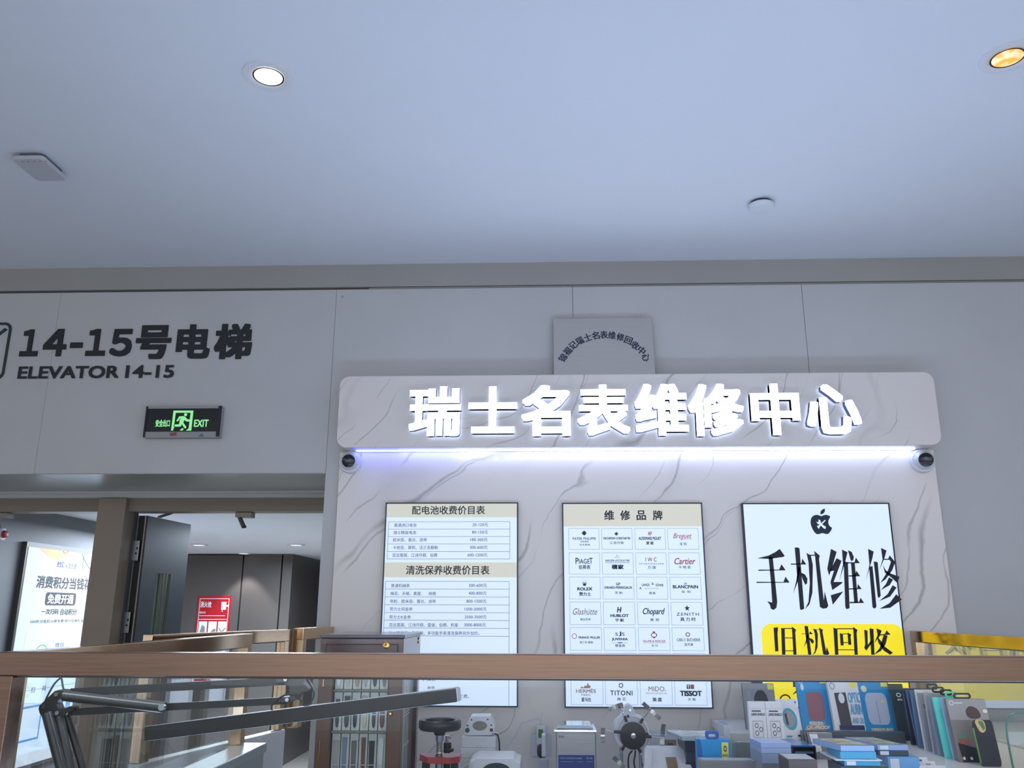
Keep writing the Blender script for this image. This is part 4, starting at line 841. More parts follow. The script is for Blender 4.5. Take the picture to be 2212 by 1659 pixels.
# ================================================================ wooden strap cabinet
YC1, YC2 = 2.95, 3.35
CABG = glass('cabinet_glass', refl=0.3, rough=0.08)
PCf = wallpl(YC1)
cx0 = PCf.uv(692, 1400)[0]; cx1 = PCf.uv(871.5, 1400)[0]; cz1 = PCf.uv(790, 1371)[1]
WOOD = noisy('dark_wood', (70, 48, 44), 0.18, 18, 0.14, 0.0, (1, 1, 0.12), spec=0.8); WOODL = noisy('mid_wood', (98, 76, 64), 0.12, 18, 0.35, 0.0, (1, 1, 0.12)); WTOP = mat('cabinet_top', (92, 86, 92), 0.18)
t = thing('strap_cabinet', 'dark wooden display cabinet with glazed doors and brass locks, standing on the bench', 'cabinet', ((cx0 + cx1) / 2, 3.15, ZBN))
sw = 0.047; topz = cz1 - 0.085
build(M().box(cx0 - 0.004, cx1 + 0.004, YC1 - 0.004, YC2 + 0.004, cz1 - 0.012, cz1), 'top_board', WTOP, t, bevel=0.004)
build(M().box(cx0, cx1, YC1, YC2, topz, cz1 - 0.0125), 'frieze', WOOD, t, bevel=0.002)
build(M().frame(PCf, cx0 + 0.018, topz + 0.012, cx1 - 0.018, cz1 - 0.03, 0.003, 0.001), 'frieze_groove', mat('groove_dark', (30, 22, 22), 0.5), t)
for gx in (cx0, cx1 - sw):
    for gy in (YC1, YC2 - sw): build(M().box(gx, gx + sw, gy, gy + sw, ZBN + 0.0005, topz - 0.0005), 'corner_post', WOODL if gy == YC1 else WOOD, t, bevel=0.003)
build(M().box(cx0 + sw, cx1 - sw, YC1 + 0.045, YC2 - 0.02, ZBN + 0.0005, ZBN + 0.02), 'floor_board', WOODL, t)
LIN = mat('cabinet_lining', (176, 178, 172), 0.6); SHB = mat('shelf_edge', (120, 122, 112), 0.5)
build(M().box(cx0 + sw, cx1 - sw, YC1 + 0.05, YC1 + 0.056, ZBN + 0.021, topz - 0.001), 'lining', LIN, t)
build(M().box(cx0 + sw + .001, cx1 - sw - .001, YC1 + 0.006, YC1 + 0.010, ZBN + 0.021, topz - 0.001), 'door_glass', CABG, t)
build(M().box(cx1 - 0.012, cx1 - 0.008, YC1 + sw + .001, YC2 - sw - .001, ZBN + 0.021, topz - 0.001), 'side_glass', CABG, t)
build(M().box(cx1 - 0.05, cx1 - 0.045, YC1 + sw, YC2 - sw, ZBN + 0.021, topz - 0.001), 'side_lining', mat('side_lining', (214, 216, 222), 0.6), t)
shelf_px = (1404, 1493, 1583, 1690)
shz = [PCf.uv(780, y)[1] for y in shelf_px]
for z in shz[:3]: build(M().box(cx0 + sw + .002, cx1 - sw - .002, YC1 + 0.015, YC1 + 0.049, z - 0.003, z + 0.003), 'shelf', SHB, t)
WIRE = mat('white_wire', (200, 202, 204), 0.4)
mb = M(); PSd = Pl((cx1 - 0.03, 0, 0), (0, 1, 0), (0, 0, 1))
for k in range(9): y = YC1 + sw + 0.01 + k * (YC2 - YC1 - 2 * sw - 0.02) / 8; mb.tube([(cx1 - 0.03, y, ZBN + 0.03), (cx1 - 0.03, y, topz - 0.002)], 0.0016, 5)
for z in (topz - 0.07, topz - 0.19, topz - 0.2, topz - 0.3): mb.tube([(cx1 - 0.027, YC1 + sw, z), (cx1 - 0.027, YC2 - sw, z)], 0.0018, 5)
build(mb, 'wire_grid', WIRE, t)
for q, nm in (((834, 1393.5), 'lock_plate'),):
    p = at_Y(*q, YC1 - 0.0005)
    f = build(M().lathe(p, (0, -1, 0), [(0.0118, 0), (0.0118, 0.0015), (0.0105, 0.0025), (0, 0.0025)], 28), nm, BRASS, t, True)
    build(M().cyl(p + V((0, -.0026, .002)), p + V((0, -.003, .002)), 0.0026, seg=12).box(p.x - .001, p.x + .001, p.y - .003, p.y - .0026, p.z - .005, p.z + .001), 'keyhole', BLACK, f)
p = V((cx1 + 0.0005, YC2 - 0.05, at_Y(834, 1393.5, YC1).z + 0.004)); build(M().lathe(p, (1, 0, 0), [(0.012, 0), (0.012, 0.002), (0, 0.003)], 24), 'lock_plate', BRASS, t, True)
for x, y0, y1 in ((699.5, 1440, 1483), (690, 1599, 1645)):
    a = at_Y(x, (y0 + y1) / 2, YC1).x; z1_, z0_ = PCf.uv(x, y0)[1], PCf.uv(x, y1)[1]
    build(M().cyl((a, YC1 - 0.002, z0_), (a, YC1 - 0.002, z1_), 0.002, seg=8), 'brass_hinge', BRASS, t, True)
kp = at_Y(844.5, 1541.5, YC1 - 0.001); build(M().lathe(kp, (0, -1, 0), [(0.004, 0), (0.003, 0.006), (0.006, 0.011), (0.0045, 0.017), (0, 0.018)], 16), 'knob', BRASS, t, True)
# strap packs on the three shelves
SLEEVE = mat('sleeve_card', (200, 202, 198), 0.35)
cols = {'black': (40, 42, 40), 'dark grey': (70, 72, 72), 'olive': (78, 72, 52), 'tan': (176, 134, 98), 'cream': (196, 186, 158), 'maroon': (104, 64, 64), 'brown': (104, 78, 64), 'blue grey': (120, 138, 158), 'pale grey': (164, 164, 160), 'charcoal': (60, 52, 60), 'white': (214, 216, 220), 'mottled': (110, 108, 104)}
layout = ((0, ('white', 'cream', 'tan', 'pale grey', 'black', 'mottled')), (1, ('dark grey', 'olive', 'black', 'cream', 'charcoal', 'maroon')), (2, ('pale grey', 'blue grey', 'mottled', 'brown', 'charcoal', 'white')))
ordw = ('first', 'second', 'third', 'fourth', 'fifth', 'sixth'); roww = ('top', 'middle', 'bottom')
seen = {}
for r, cs in layout:
    zt_ = shz[r] - 0.006; zb_ = (shz[r + 1] + 0.0032) if r < 2 else ZBN + 0.0225
    if r == 2: zb_ = zt_ - 0.165
    wd_ = (cx1 - cx0 - 2 * sw - 0.006) / 6
    for c, cn in enumerate(cs):
        x0 = cx0 + sw + 0.003 + c * wd_; x9 = x0 + wd_ - 0.003
        s = thing('watch_strap_pack', f'{cn} watch strap, {ordw[c]} from left on the {roww[r]} shelf of the wooden cabinet', 'watch strap', ((x0 + x9) / 2, YC1 + 0.03, zb_), 'watch straps in the wooden cabinet')
        build(M().box(x0, x9, YC1 + 0.030, YC1 + 0.034, zb_ if r < 2 else ZBN + .0222, zt_), 'sleeve', SLEEVE, s, bevel=0.0008)
        ww = (x9 - x0) * (0.62, 0.5, 0.68, 0.56)[(c + r) % 4]; xm = (x0 + x9) / 2 + (x9 - x0) * 0.05 * ((c * 7 + r) % 3 - 1)
        PS_ = Pl((0, YC1 + 0.0298, 0), (1, 0, 0), (0, 0, 1)); zz0, zz1 = zb_ + 0.008, zt_ - (0.012 if c % 2 else 0.022)
        pts = [(xm - ww / 2, zz1), (xm - ww / 2 * .8, zz0 + 0.018), (xm - ww * .25, zz0 + .004), (xm, zz0), (xm + ww * .25, zz0 + .004), (xm + ww / 2 * .8, zz0 + 0.018), (xm + ww / 2, zz1)][::-1]
        build(M().prism(PS_, pts[::-1], 0.0, 0.005), 'strap', mat('strap_' + cn.replace(' ', '_'), cols[cn], 0.5), s, bevel=0.001)
        zz = zb_ + (zt_ - zb_) * .42
        build(M().box(x0 + .002, x9 - .002, YC1 + 0.0232, YC1 + 0.0242, zz - .0012, zz + .0012), 'tape', WIRE, s)

# ================================================================ tools on the bench
def plane(Y): return wallpl(Y)
def zat(x, y, Y): return at_Y(x, y, Y).z
# press with hand wheel
Yp = 3.02; PT = plane(Yp); c = at_Y(949.5, 1600, Yp); k = Yp / F
t = thing('watch_press', 'red framed screw press with a black hand wheel and spring', 'press', (c.x, Yp, ZBN))
zw1 = zat(949, 1555, Yp); zw0 = zat(949, 1574, Yp)
R = 43 * k
build(M().lathe((c.x, Yp, 0), (0, 0, 1), [(R * .70, zw1 - .012), (R * .72, zw1), (R * .93, zw1 + .002), (R, zw1 - .004), (R, zw0 + .004), (R * .92, zw0 - .003), (R * .3, zw0 - .008), (R * .24, zw0 - .020), (0, zw0 - .020), (0, zw1 - .02), (R * .66, zw1 - .016), (R * .70, zw1 - .012)], 48), 'hand_wheel', mat('wheel_black', (34, 38, 42), 0.4), t, True)
z1_ = zw0 - .02; z0_ = zat(949, 1632, Yp)
build(M().cyl((c.x, Yp, z1_ - 0.018), (c.x, Yp, z1_), 0.0145, seg=24), 'collar', CHROME, t, True)
build(M().cyl((c.x, Yp, z0_ - .02), (c.x, Yp, z1_ - 0.018), 0.010, seg=20), 'spindle', noisy('spindle_metal', (150, 142, 124), .1, 30, .35, .9), t, True)
zs = [z0_ + (z1_ - 0.02 - z0_) * i / 96 for i in range(97)]
build(M().tube([(c.x + .0135 * math.cos(i * .524), Yp + .0135 * math.sin(i * .524), z) for i, z in enumerate(zs)], 0.0011, 6), 'spring', CHROME, t, True)
build(M().prism(Pl((c.x, Yp, z0_ - 0.02), (1, 0, 0), (0, 1, 0)), [(-.068, .05), (-.068, .02), (-.035, -.035), (.04, -.04), (.07, -.01), (.07, .05)], 0.0, 0.02), 'frame_head', mat('press_red', (158, 62, 62), 0.35), t, bevel=0.002)
for sx in (-.045, .05): build(M().box(c.x + sx - .012, c.x + sx + .012, Yp + .0, Yp + .03, ZBN + .03, z0_ - .0205), 'column', BLACK, t, bevel=.002)
build(M().box(c.x - .075, c.x + .08, Yp - .04, Yp + .06, ZBN, ZBN + .0295), 'base', BLACK, t, bevel=.004)
build(M().lathe((c.x, Yp, z0_ - .055), (0, 0, 1), [(0, 0), (.018, 0), (.018, .008), (.012, .012), (.012, .034), (0, .034)], 24), 'die', STEEL, t, True)
# small fixture behind the press
Yk = 3.25; c2 = at_Y(966, 1600, Yk)
t = thing('watch_holder', 'small black and chrome holder behind the press', 'tool', (c2.x, Yk, ZBN))
zk = [zat(966, y, Yk) for y in (1623, 1617, 1604, 1589)]
build(M().lathe((c2.x, Yk, 0), (0, 0, 1), [(0, ZBN), (.035, ZBN), (.03, ZBN + .02), (.012, ZBN + .03), (.012, zk[0]), (.024, zk[0]), (.024, zk[1]), (.015, zk[1] + .002), (.015, zk[2]), (0, zk[2])], 28), 'body', BLACK, t, True)
build(M().cyl((c2.x, Yk, zk[2] + .0005), (c2.x, Yk, zk[3]), .008, seg=20), 'post', CHROME, t, True)
build(M().cyl((c2.x, Yk, zk[3] - .006), (c2.x + .016, Yk - .004, zk[3] - .006), .003, seg=10), 'side_screw', CHROME, t, True)
# stacked white boxes
def C1(x, y): return (980 + x / 9.217, 1530 + y / 9.217)
Yx = 3.30
q = [zat(1036, 1530 + v / 9.217, Yx) for v in (570, 785, 995)]
prevz = ZBN
zbs = [(q[2] - (q[0] - q[1]) - .0, q[2]), (q[2] + .0004, q[1]), (q[1] + .0004, q[0])]
nlay = max(1, round((zbs[0][0] - ZBN) / .04)); 
levels = []; z = ZBN; hh = (q[2] - ZBN) / 4
for i in range(4): levels.append((ZBN + hh * i + .0004, ZBN + hh * (i + 1)))
levels += zbs[1:]
for i, (za, zb2) in enumerate(levels):
    a0 = at_Y(*C1(140 + (i == 5) * 10, 600), Yx).x + 0.002 * (i % 2); a1 = at_Y(*C1(835 + (i == 5) * 18, 600), Yx).x - 0.002 * (i % 2)
    wh = ('lowest', 'second lowest', 'third lowest', 'third highest', 'second highest', 'top')[i]
    t = thing('white_box', f'flat white box, {wh} of the stack under the white tester', 'box', ((a0 + a1) / 2, Yx + .06, za), 'stacked white boxes on the bench')
    build(M().box(a0, a1, Yx, Yx + 0.13, za, zb2), 'carton', noisy('carton_white', (196, 198, 204), .02, 4, .6), t, bevel=.0015)
    xm = (a0 + a1) / 2; build(M().tube([(xm + .007 * math.cos(math.radians(g)), Yx - .0004, za + .001 + .006 * math.sin(math.radians(g))) for g in range(0, 181, 20)], .0005, 4), 'thumb_notch', SEAM, t)
# white tester with oval window (twice)
def tester(label, Y, conv, outline, oval, ztop_dep, depth, oval_mat, zbase):
    P = plane(Y); pts = [(P.uv(*conv(*p))[0], zbase if p[1] > 2000 else P.uv(*conv(*p))[1]) for p in outline]; sh = 0.0
    if outline[-1][1] < 2000 and all(p[1] < 2000 for p in outline): sh = zbase - min(p[1] for p in pts)
    pts = [(a, v + sh) for a, v in pts]
    cx = sum(p[0] for p in pts) / len(pts)
    t = thing('watch_tester', label, 'tester', (cx, Y + depth / 2, zbase))
    build(M().prism(P, pts[::-1], -depth, 0), 'housing', WHITEM, t, bevel=.003, seg=3)
    ov = P.pp([conv(oval[0] + oval[2] * math.cos(i * .2618), oval[1] + oval[3] * math.sin(i * .2618)) for i in range(24)]); ov = [(a, v + sh) for a, v in ov]
    build(M().flat(P, ov[::-1], .0006), 'window', oval_mat, t)
    return t, P, sh
t, P, sh = tester('white tester with an oval window, green and red buttons, on top of the white boxes', 3.32, C1, [(335, 170), (720, 165), (820, 380), (815, 460), (745, 555), (262, 560), (215, 465), (218, 400)], (520, 360, 145, 95), 0, .09, noisy('oval_olive', (122, 122, 112), .12, 20, .4), q[0] + .0006)
for x, y, r, nm, cl in ((275, 445, 42, 'green_button', (36, 92, 72)), (753, 442, 31, 'red_button', (110, 44, 56)), (355, 240, 13, 'dot_lamp', (30, 32, 40)), (677, 234, 13, 'dot_lamp', (30, 32, 40)), (278, 354, 15, 'dot_lamp', (30, 32, 40)), (750, 345, 14, 'dot_lamp', (30, 32, 40))):
    a, b = P.uv(*C1(x, y)); p = P.pt(a, b + sh, 0.0002); rr_ = r / 9.217 * 3.32 / F
    build(M().lathe(p, (0, -1, 0), [(rr_, 0), (rr_, .002), (rr_ * .8, .003), (0, .003)], 20), nm, mat(nm + '_paint', cl, .4), t, True)
cb = [at_Y(*C1(*p), 3.335) for p in sm_open([(815, 505), (872, 535), (903, 640), (910, 760), (915, 900), (925, 1000), (930, 1150)])]
build(M().tube(cb + [V((cb[-1].x, 3.335, ZBN + .004))], .0028, 8), 'power_cable', BLACK, t, True)
t, P, sh = tester('larger white tester with a dark arched opening, low in front of the white boxes', 3.12, C1, [(350, 1040), (460, 990), (1180, 995), (1240, 1050), (1330, 1080), (1330, 1400), (1300, 2100), (330, 2100), (300, 1400), (290, 1100)], (850, 1260, 290, 175), 0, .16, mat('opening_dark', (44, 60, 66), .3), ZBN)
cb = [at_Y(*C1(*p), 3.11) for p in sm_open([(290, 1110), (240, 1120), (190, 1170), (160, 1260), (150, 1500)])]; build(M().tube(cb + [V((cb[-1].x, 3.11, ZBN + .004))], .0018, 6), 'cable', WHITE, t, True)
# wall socket, charger, cable, phone holder
PSk = plane(YB - 0.0005)
a0, b0, a1, b1 = PSk.box(*C1(1540, 508), *C1(1935, 945))
t = thing('wall_socket', 'white square socket plate on the marble board', 'socket', ((a0 + a1) / 2, YB, b0))
build(M().prism(PSk, rrect(a0, b0, a1, b1, .006), 0.0, .009), 'plate', WHITEM, t, bevel=.002)
mb = M()
for dx, dz in ((-.008, .0), (.008, .0), (0, -.012)): mb.rect(PSk, (a0 + a1) / 2 + dx - .0015, (b0 + b1) / 2 + dz - .02, (a0 + a1) / 2 + dx + .0015, (b0 + b1) / 2 + dz - .012, .0095)
build(mb, 'sockets', BLACK, t)
a0, b0, a1, b1 = PSk.box(*C1(1650, 325), *C1(1832, 690))
t = thing('charger', 'white charger with a green label plugged into the socket', 'charger', ((a0 + a1) / 2, YB - .03, b0))
build(M().box(a0, a1, YB - .04, YB - .0102, b0, b1), 'body', WHITE, t, bevel=.003, seg=3)
PG = plane(YB - .0403); g = PG.box(*C1(1685, 420), *C1(1778, 590)); build(M().rect(PG, *g), 'label', mat('label_green', (58, 122, 40), .5), t)
cb = [at_Y(*C1(*p), YB - .025) for p in sm_open([(1742, 325), (1740, 260), (1690, 200), (1600, 215), (1480, 255), (1370, 290), (1310, 400), (1220, 560), (1100, 720), (1000, 860), (975, 990), (970, 1200)])]
tag(build(M().tube(cb + [V((cb[-1].x, YB - .03, ZBN + .003))], .0016, 6), 'charger_cable', WHITE, None, True), 'thin white cable hanging from the charger down the marble board', 'cable')
Yh = 3.5; P = plane(Yh)
a0, b0, a1, b1 = P.box(*C1(1752, 525), *C1(1832, 965))
t = thing('phone_holder', 'white upright holder with a black round knob, in front of the socket', 'holder', ((a0 + a1) / 2, Yh, ZBN))
build(M().box(a0, a1, Yh - .01, Yh + .05, b0, b1), 'upright', WHITE, t, bevel=.004, seg=3)
c3 = at_Y(*C1(1745, 850), Yh + .02); build(M().lathe(V((a0 - .001, Yh + .02, c3.z)), (-1, 0, 0), [(0.026, 0), (0.024, .01), (.016, .016), (0, .018)], 28), 'knob', BLACK, t, True)
a0, b0, a1, b1 = P.box(*C1(1712, 985), *C1(1890, 1300))
build(M().box(a0, a1, Yh - .02, Yh + .05, ZBN, b1), 'foot', mat('holder_grey', (168, 172, 182), .4), t, bevel=.005, seg=3)
# ultrasonic cleaner
def C6(x, y): return (1160 + x / 5.2, 1340 + y / 5.2)
Yu = 3.28; P = plane(Yu); a0, _, a1, zt_ = P.box(*C6(215, 1255), *C6(663, 1400)); dz = .15
t = thing('ultrasonic_cleaner', 'stainless steel ultrasonic cleaner with a blue front panel', 'cleaner', ((a0 + a1) / 2, Yu + dz / 2, ZBN))
build(M().box(a0, a1, Yu, Yu + dz, ZBN + .008, zt_), 'tank', STEEL, t, bevel=.004)
lx0, _, lx1, lz1 = P.box(*C6(180, 1175), *C6(676, 1250))
zl = zt_ + .0005
build(M().hexa([(lx0, Yu - .015, zl), (lx1, Yu - .015, zl), (lx1, Yu + dz + .012, zl), (lx0, Yu + dz + .012, zl)], [(lx0 + .002, Yu - .013, zl + .010), (lx1 - .002, Yu - .013, zl + .010), (lx1 - .002, Yu + dz + .01, zl + .010), (lx0 + .002, Yu + dz + .01, zl + .010)]), 'lid', CHROME, t, bevel=.003)
build(M().hexa([(lx0 + .012, Yu - .004, zl + .0105), (lx1 - .012, Yu - .004, zl + .0105), (lx1 - .012, Yu + dz, zl + .0105), (lx0 + .012, Yu + dz, zl + .0105)], [(lx0 + .02, Yu + .006, zl + .022), (lx1 - .02, Yu + .006, zl + .022), (lx1 - .02, Yu + dz - .01, zl + .022), (lx0 + .02, Yu + dz - .01, zl + .022)]), 'lid_dome', CHROME, t, bevel=.004, seg=3)
g = P.box(*C6(240, 1512), *C6(645, 1700)); pn = build(M().box(g[0], g[2], Yu - .003, Yu - .0002, ZBN + .03, g[3]), 'control_panel', mat('panel_blue', (44, 62, 128), .35), t, bevel=.001)
P2 = plane(Yu - .003); mb = M()
for s_, x0, x1, y0, y1 in (('DIGITAL ULTRASONIC CLEANER', 262, 505, 1540, 1556), ('30 100', 555, 622, 1540, 1558)): mb.text(P2, s_, P2.box(*C6(x0, y0), *C6(x1, y1)), (0.01, .01))
for x0, x1 in ((265, 410), (450, 515), (555, 625)): g2 = P2.box(*C6(x0, 1587), *C6(x1, 1590)); mb.rect(P2, *g2)
build(mb, 'panel_lettering', mat('panel_white', (176, 186, 216), .5), pn)
mb = M(); P1 = plane(Yu); mb.text(P1, 'AAA', P1.box(*C6(240, 1292), *C6(305, 1320)), (.02, .02)); build(mb, 'engraving', mat('engrave_grey', (92, 94, 104), .5), t)
for fx in (a0 + .015, a1 - .015):
    for fy in (Yu + .015, Yu + dz - .015): build(M().cyl((fx, fy, ZBN), (fx, fy, ZBN + .0085), .008, seg=12), 'foot', BLACK, t)
# watch turning machine with six arms
Ym = 3.22; P = plane(Ym); c = at_Y(*C6(1070, 1280), Ym); kk = Ym / F / 5.2
t = thing('watch_winder', 'white test winder with a black disc and six clip arms', 'winder', (c.x, Ym + .06, ZBN))
out = sm([(1040, 948), (1075, 975), (1120, 1060), (1190, 1095), (1245, 1190), (1268, 1290), (1240, 1390), (1180, 1440), (1100, 1462), (1020, 1455), (930, 1420), (880, 1340), (862, 1240), (885, 1140), (950, 1070), (1000, 970)])
build(M().prism(P, P.pp([C6(*p) for p in out])[::-1], -.06, 0), 'housing', WHITEM, t, bevel=.006, seg=3)
cc = P.pt(*P.uv(*C6(1070, 1260)), .0003)
build(M().lathe(cc, (0, -1, 0), [(172 * kk, 0), (168 * kk, .004), (155 * kk, .004), (150 * kk, .001)], 48), 'raised_ring', WHITE, t, True)
dk = P.pt(*P.uv(*C6(1072, 1285)), .022)
ds = build(M().lathe(dk, (0, -1, 0), [(0, -.02), (60 * kk, -.02), (60 * kk, 0), (132 * kk, 0), (135 * kk, .003), (132 * kk, .009), (0, .010)], 56), 'disc', noisy('disc_black', (34, 34, 38), .15, 30, .3), t, True)
build(M().lathe(dk + V((0, -.0102, 0)), (0, -1, 0), [(28 * kk, 0), (26 * kk, .002), (0, .003)], 24), 'hub', CHROME, ds, True)
build(M().cyl(P.pt(*P.uv(*C6(1042, 1005)), .0005), P.pt(*P.uv(*C6(1042, 1005)), .012), 14 * kk, seg=16), 'top_screw', CHROME, t, True)
mb = M()
for x, y in ((1022, 1075), (1237, 1275)): p = P.pt(*P.uv(*C6(x, y)), .0003); mb.cyl(p, p + V((0, -.004, 0)), 13 * kk, seg=14)
build(mb.add([], []), 'housing_screw', mat('screw_dark', (60, 56, 66), .4), t)
ARM = mat('arm_black', (38, 34, 38), .4); Pa = plane(Ym - .027)
for (r0, r1, r2, b0_, b1_, wv_) in (((1005, 1140), (985, 1075), (940, 965), (805, 1000), (962, 940), 40), ((1160, 1155), (1190, 1105), (1250, 1030), (1185, 925), (1380, 1105), 40), ((945, 1255), (865, 1252), (768, 1232), (742, 1200), (738, 1370), 44), ((1205, 1300), (1285, 1310), (1410, 1330), (1418, 1160), (1402, 1472), 44), ((985, 1400), (955, 1460), (895, 1540), (855, 1530), (975, 1650), 44), ((1130, 1425), (1165, 1485), (1215, 1590), (1180, 1630), (1335, 1570), 44)):
    a = build(M().tube([Pa.pt(*Pa.uv(*C6(*r0))), Pa.pt(*Pa.uv(*C6(*r1)))], 15 * kk, 10), 'arm', ARM, t, True)
    build(M().tube([Pa.pt(*Pa.uv(*C6(*r1))), Pa.pt(*Pa.uv(*C6(*r2)))], 5 * kk, 8), 'rod', CHROME, a, True)
    s0, s1 = V((*Pa.uv(*C6(*b0_)), 0)), V((*Pa.uv(*C6(*b1_)), 0)); ax = (s1 - s0); pr = V((-ax.y, ax.x, 0)).normalized(); mb = M(); N_ = 8; w_ = wv_ * kk * .5; ring = []
    for i in range(N_ + 1):
        f_ = i / N_; dep = .016 * (1 - (2 * f_ - 1) ** 2) - .010
        q_ = s0 + ax * f_; ring.append((Pa.pt(q_.x - pr.x * w_, q_.y - pr.y * w_, -dep), Pa.pt(q_.x + pr.x * w_, q_.y + pr.y * w_, -dep), Pa.pt(q_.x + pr.x * w_, q_.y + pr.y * w_, -dep + .0022), Pa.pt(q_.x - pr.x * w_, q_.y - pr.y * w_, -dep + .0022)))
    vs_ = [v for r_ in ring for v in r_]; fs_ = [(0, 1, 2, 3), tuple(N_ * 4 + j for j in (3, 2, 1, 0))]
    for i in range(N_):
        for j in range(4): fs_.append((i * 4 + j, i * 4 + 4 + j, i * 4 + 4 + (j + 1) % 4, i * 4 + (j + 1) % 4))
    build(mb.add(vs_, fs_), 'clip_plate', noisy('clip_steel', (170, 166, 164), .12, 20, .3, 1.0), a)
for x in (945, 1160):
    p = at_Y(*C6(x, 1450), Ym + .03); build(M().cyl((p.x, Ym + .03, ZBN + .012), (p.x, Ym + .03, zat(*C6(x, 1425), Ym + .03)), .006, seg=14), 'stand_leg', CHROME, t, True)
build(M().box(c.x - .075, c.x + .075, Ym, Ym + .09, ZBN, ZBN + .0115), 'stand_base', WHITEM, t, bevel=.003)
for pts in ([(1070, 1465), (1035, 1510), (1025, 1580), (1028, 1660)], [(1105, 1462), (1100, 1520), (1090, 1590), (1100, 1660)]):
    cb = [at_Y(*C6(*p), Ym + .02) for p in sm_open(pts)]; build(M().tube(cb + [V((cb[-1].x, Ym + .02, ZBN + .013))], .0028, 8), 'cable', BLACK, t, True)
# white dust box and the polishing wheel machine
Yd = 3.38; P = plane(Yd); a0, _, a1, zt_ = P.box(*C6(1262, 1285), *C6(1678, 1450)); 
t = thing('dust_box', 'open white box with a brown knob on a grey plate, behind the winder', 'machine', ((a0 + a1) / 2, Yd + .07, ZBN))
ym_ = .14; th_ = .006
build(M().box(a0, a1, Yd, Yd + th_, ZBN, zt_).box(a0, a1, Yd + ym_ - th_, Yd + ym_, ZBN, zt_).box(a0, a0 + th_, Yd + th_, Yd + ym_ - th_, ZBN, zt_).box(a1 - th_, a1, Yd + th_, Yd + ym_ - th_, ZBN, zt_).box(a0 + th_, a1 - th_, Yd + th_, Yd + ym_ - th_, ZBN, zt_ - .05), 'housing', WHITEM, t)
g = P.box(*C6(1435, 1340), *C6(1565, 1450)); pl_ = build(M().box(g[0], g[2], Yd - .003, Yd - .0002, g[1], g[3]), 'plate', mat('plate_taupe', (146, 138, 130), .5), t)
kc = at_Y(*C6(1485, 1380), Yd - .003); build(M().lathe(kc, (.1, -1, -.2), [(0.005, 0), (.005, .01), (.010, .012), (.010, .024), (0, .026)], 20), 'knob', mat('knob_brown', (112, 84, 50), .4), pl_, True)
Yg = 3.04; P = plane(Yg)
o_ = P.pp([C6(*p) for p in ((1190, 1480), (1230, 1405), (1268, 1410), (1290, 1460), (1670, 1455), (1745, 1600), (1760, 1660))]); o_ = o_ + [(o_[-1][0], ZBN), (o_[0][0], ZBN)]
t = thing('polishing_machine', 'white polishing machine with a brown wheel in its sloping top', 'machine', (sum(p[0] for p in o_) / len(o_), Yg + .06, ZBN))
zt_ = P.uv(*C6(1480, 1457))[1]
xa_, xb_ = P.uv(*C6(1205, 1660))[0], P.uv(*C6(1745, 1660))[0]; xc_, xd_ = P.uv(*C6(1290, 1460))[0], P.uv(*C6(1668, 1460))[0]
zf = P.uv(*C6(1480, 1690))[1]
build(M().add([(xa_, Yg - .05, ZBN), (xb_, Yg - .05, ZBN), (xb_, Yg + .1, ZBN), (xa_, Yg + .1, ZBN), (xa_, Yg - .05, zf), (xb_, Yg - .05, zf), (xd_, Yg + .04, zt_), (xc_, Yg + .04, zt_), (xd_, Yg + .1, zt_), (xc_, Yg + .1, zt_)],
    [(3, 2, 1, 0), (0, 1, 5, 4), (4, 5, 6, 7), (7, 6, 8, 9), (9, 8, 2, 3), (1, 2, 8, 6, 5), (0, 4, 7, 9, 3)]), 'housing', WHITEM, t, bevel=.003, seg=3)
wc = at_Y(*C6(1512, 1600), Yg + .0); wx0, wx1 = P.uv(*C6(1450, 1560))[0], P.uv(*C6(1560, 1560))[0]
slope = (V((0, Yg + .04, zt_)) - V((0, Yg - .05, zf))).normalized()
wcen = V((0, Yg - .05, zf)) + slope * .045 - slope.cross(V((1, 0, 0))) * 0
nrm = V((1, 0, 0)).cross(slope); nrm = nrm if nrm.z > 0 else -nrm
wcen = wcen - nrm * .030
build(M().cyl((wx0, wcen.y, wcen.z), (wx1, wcen.y, wcen.z), .040, seg=40), 'wheel', noisy('felt_brown', (132, 108, 84), .15, 30, .7), t, True)
sl = build(M().prism(P, P.pp([C6(*p) for p in ((1192, 1660), (1200, 1440), (1225, 1403), (1262, 1408), (1290, 1465), (1280, 1660))]), -.0, .03), 'side_shield', WHITE, t, bevel=.003)
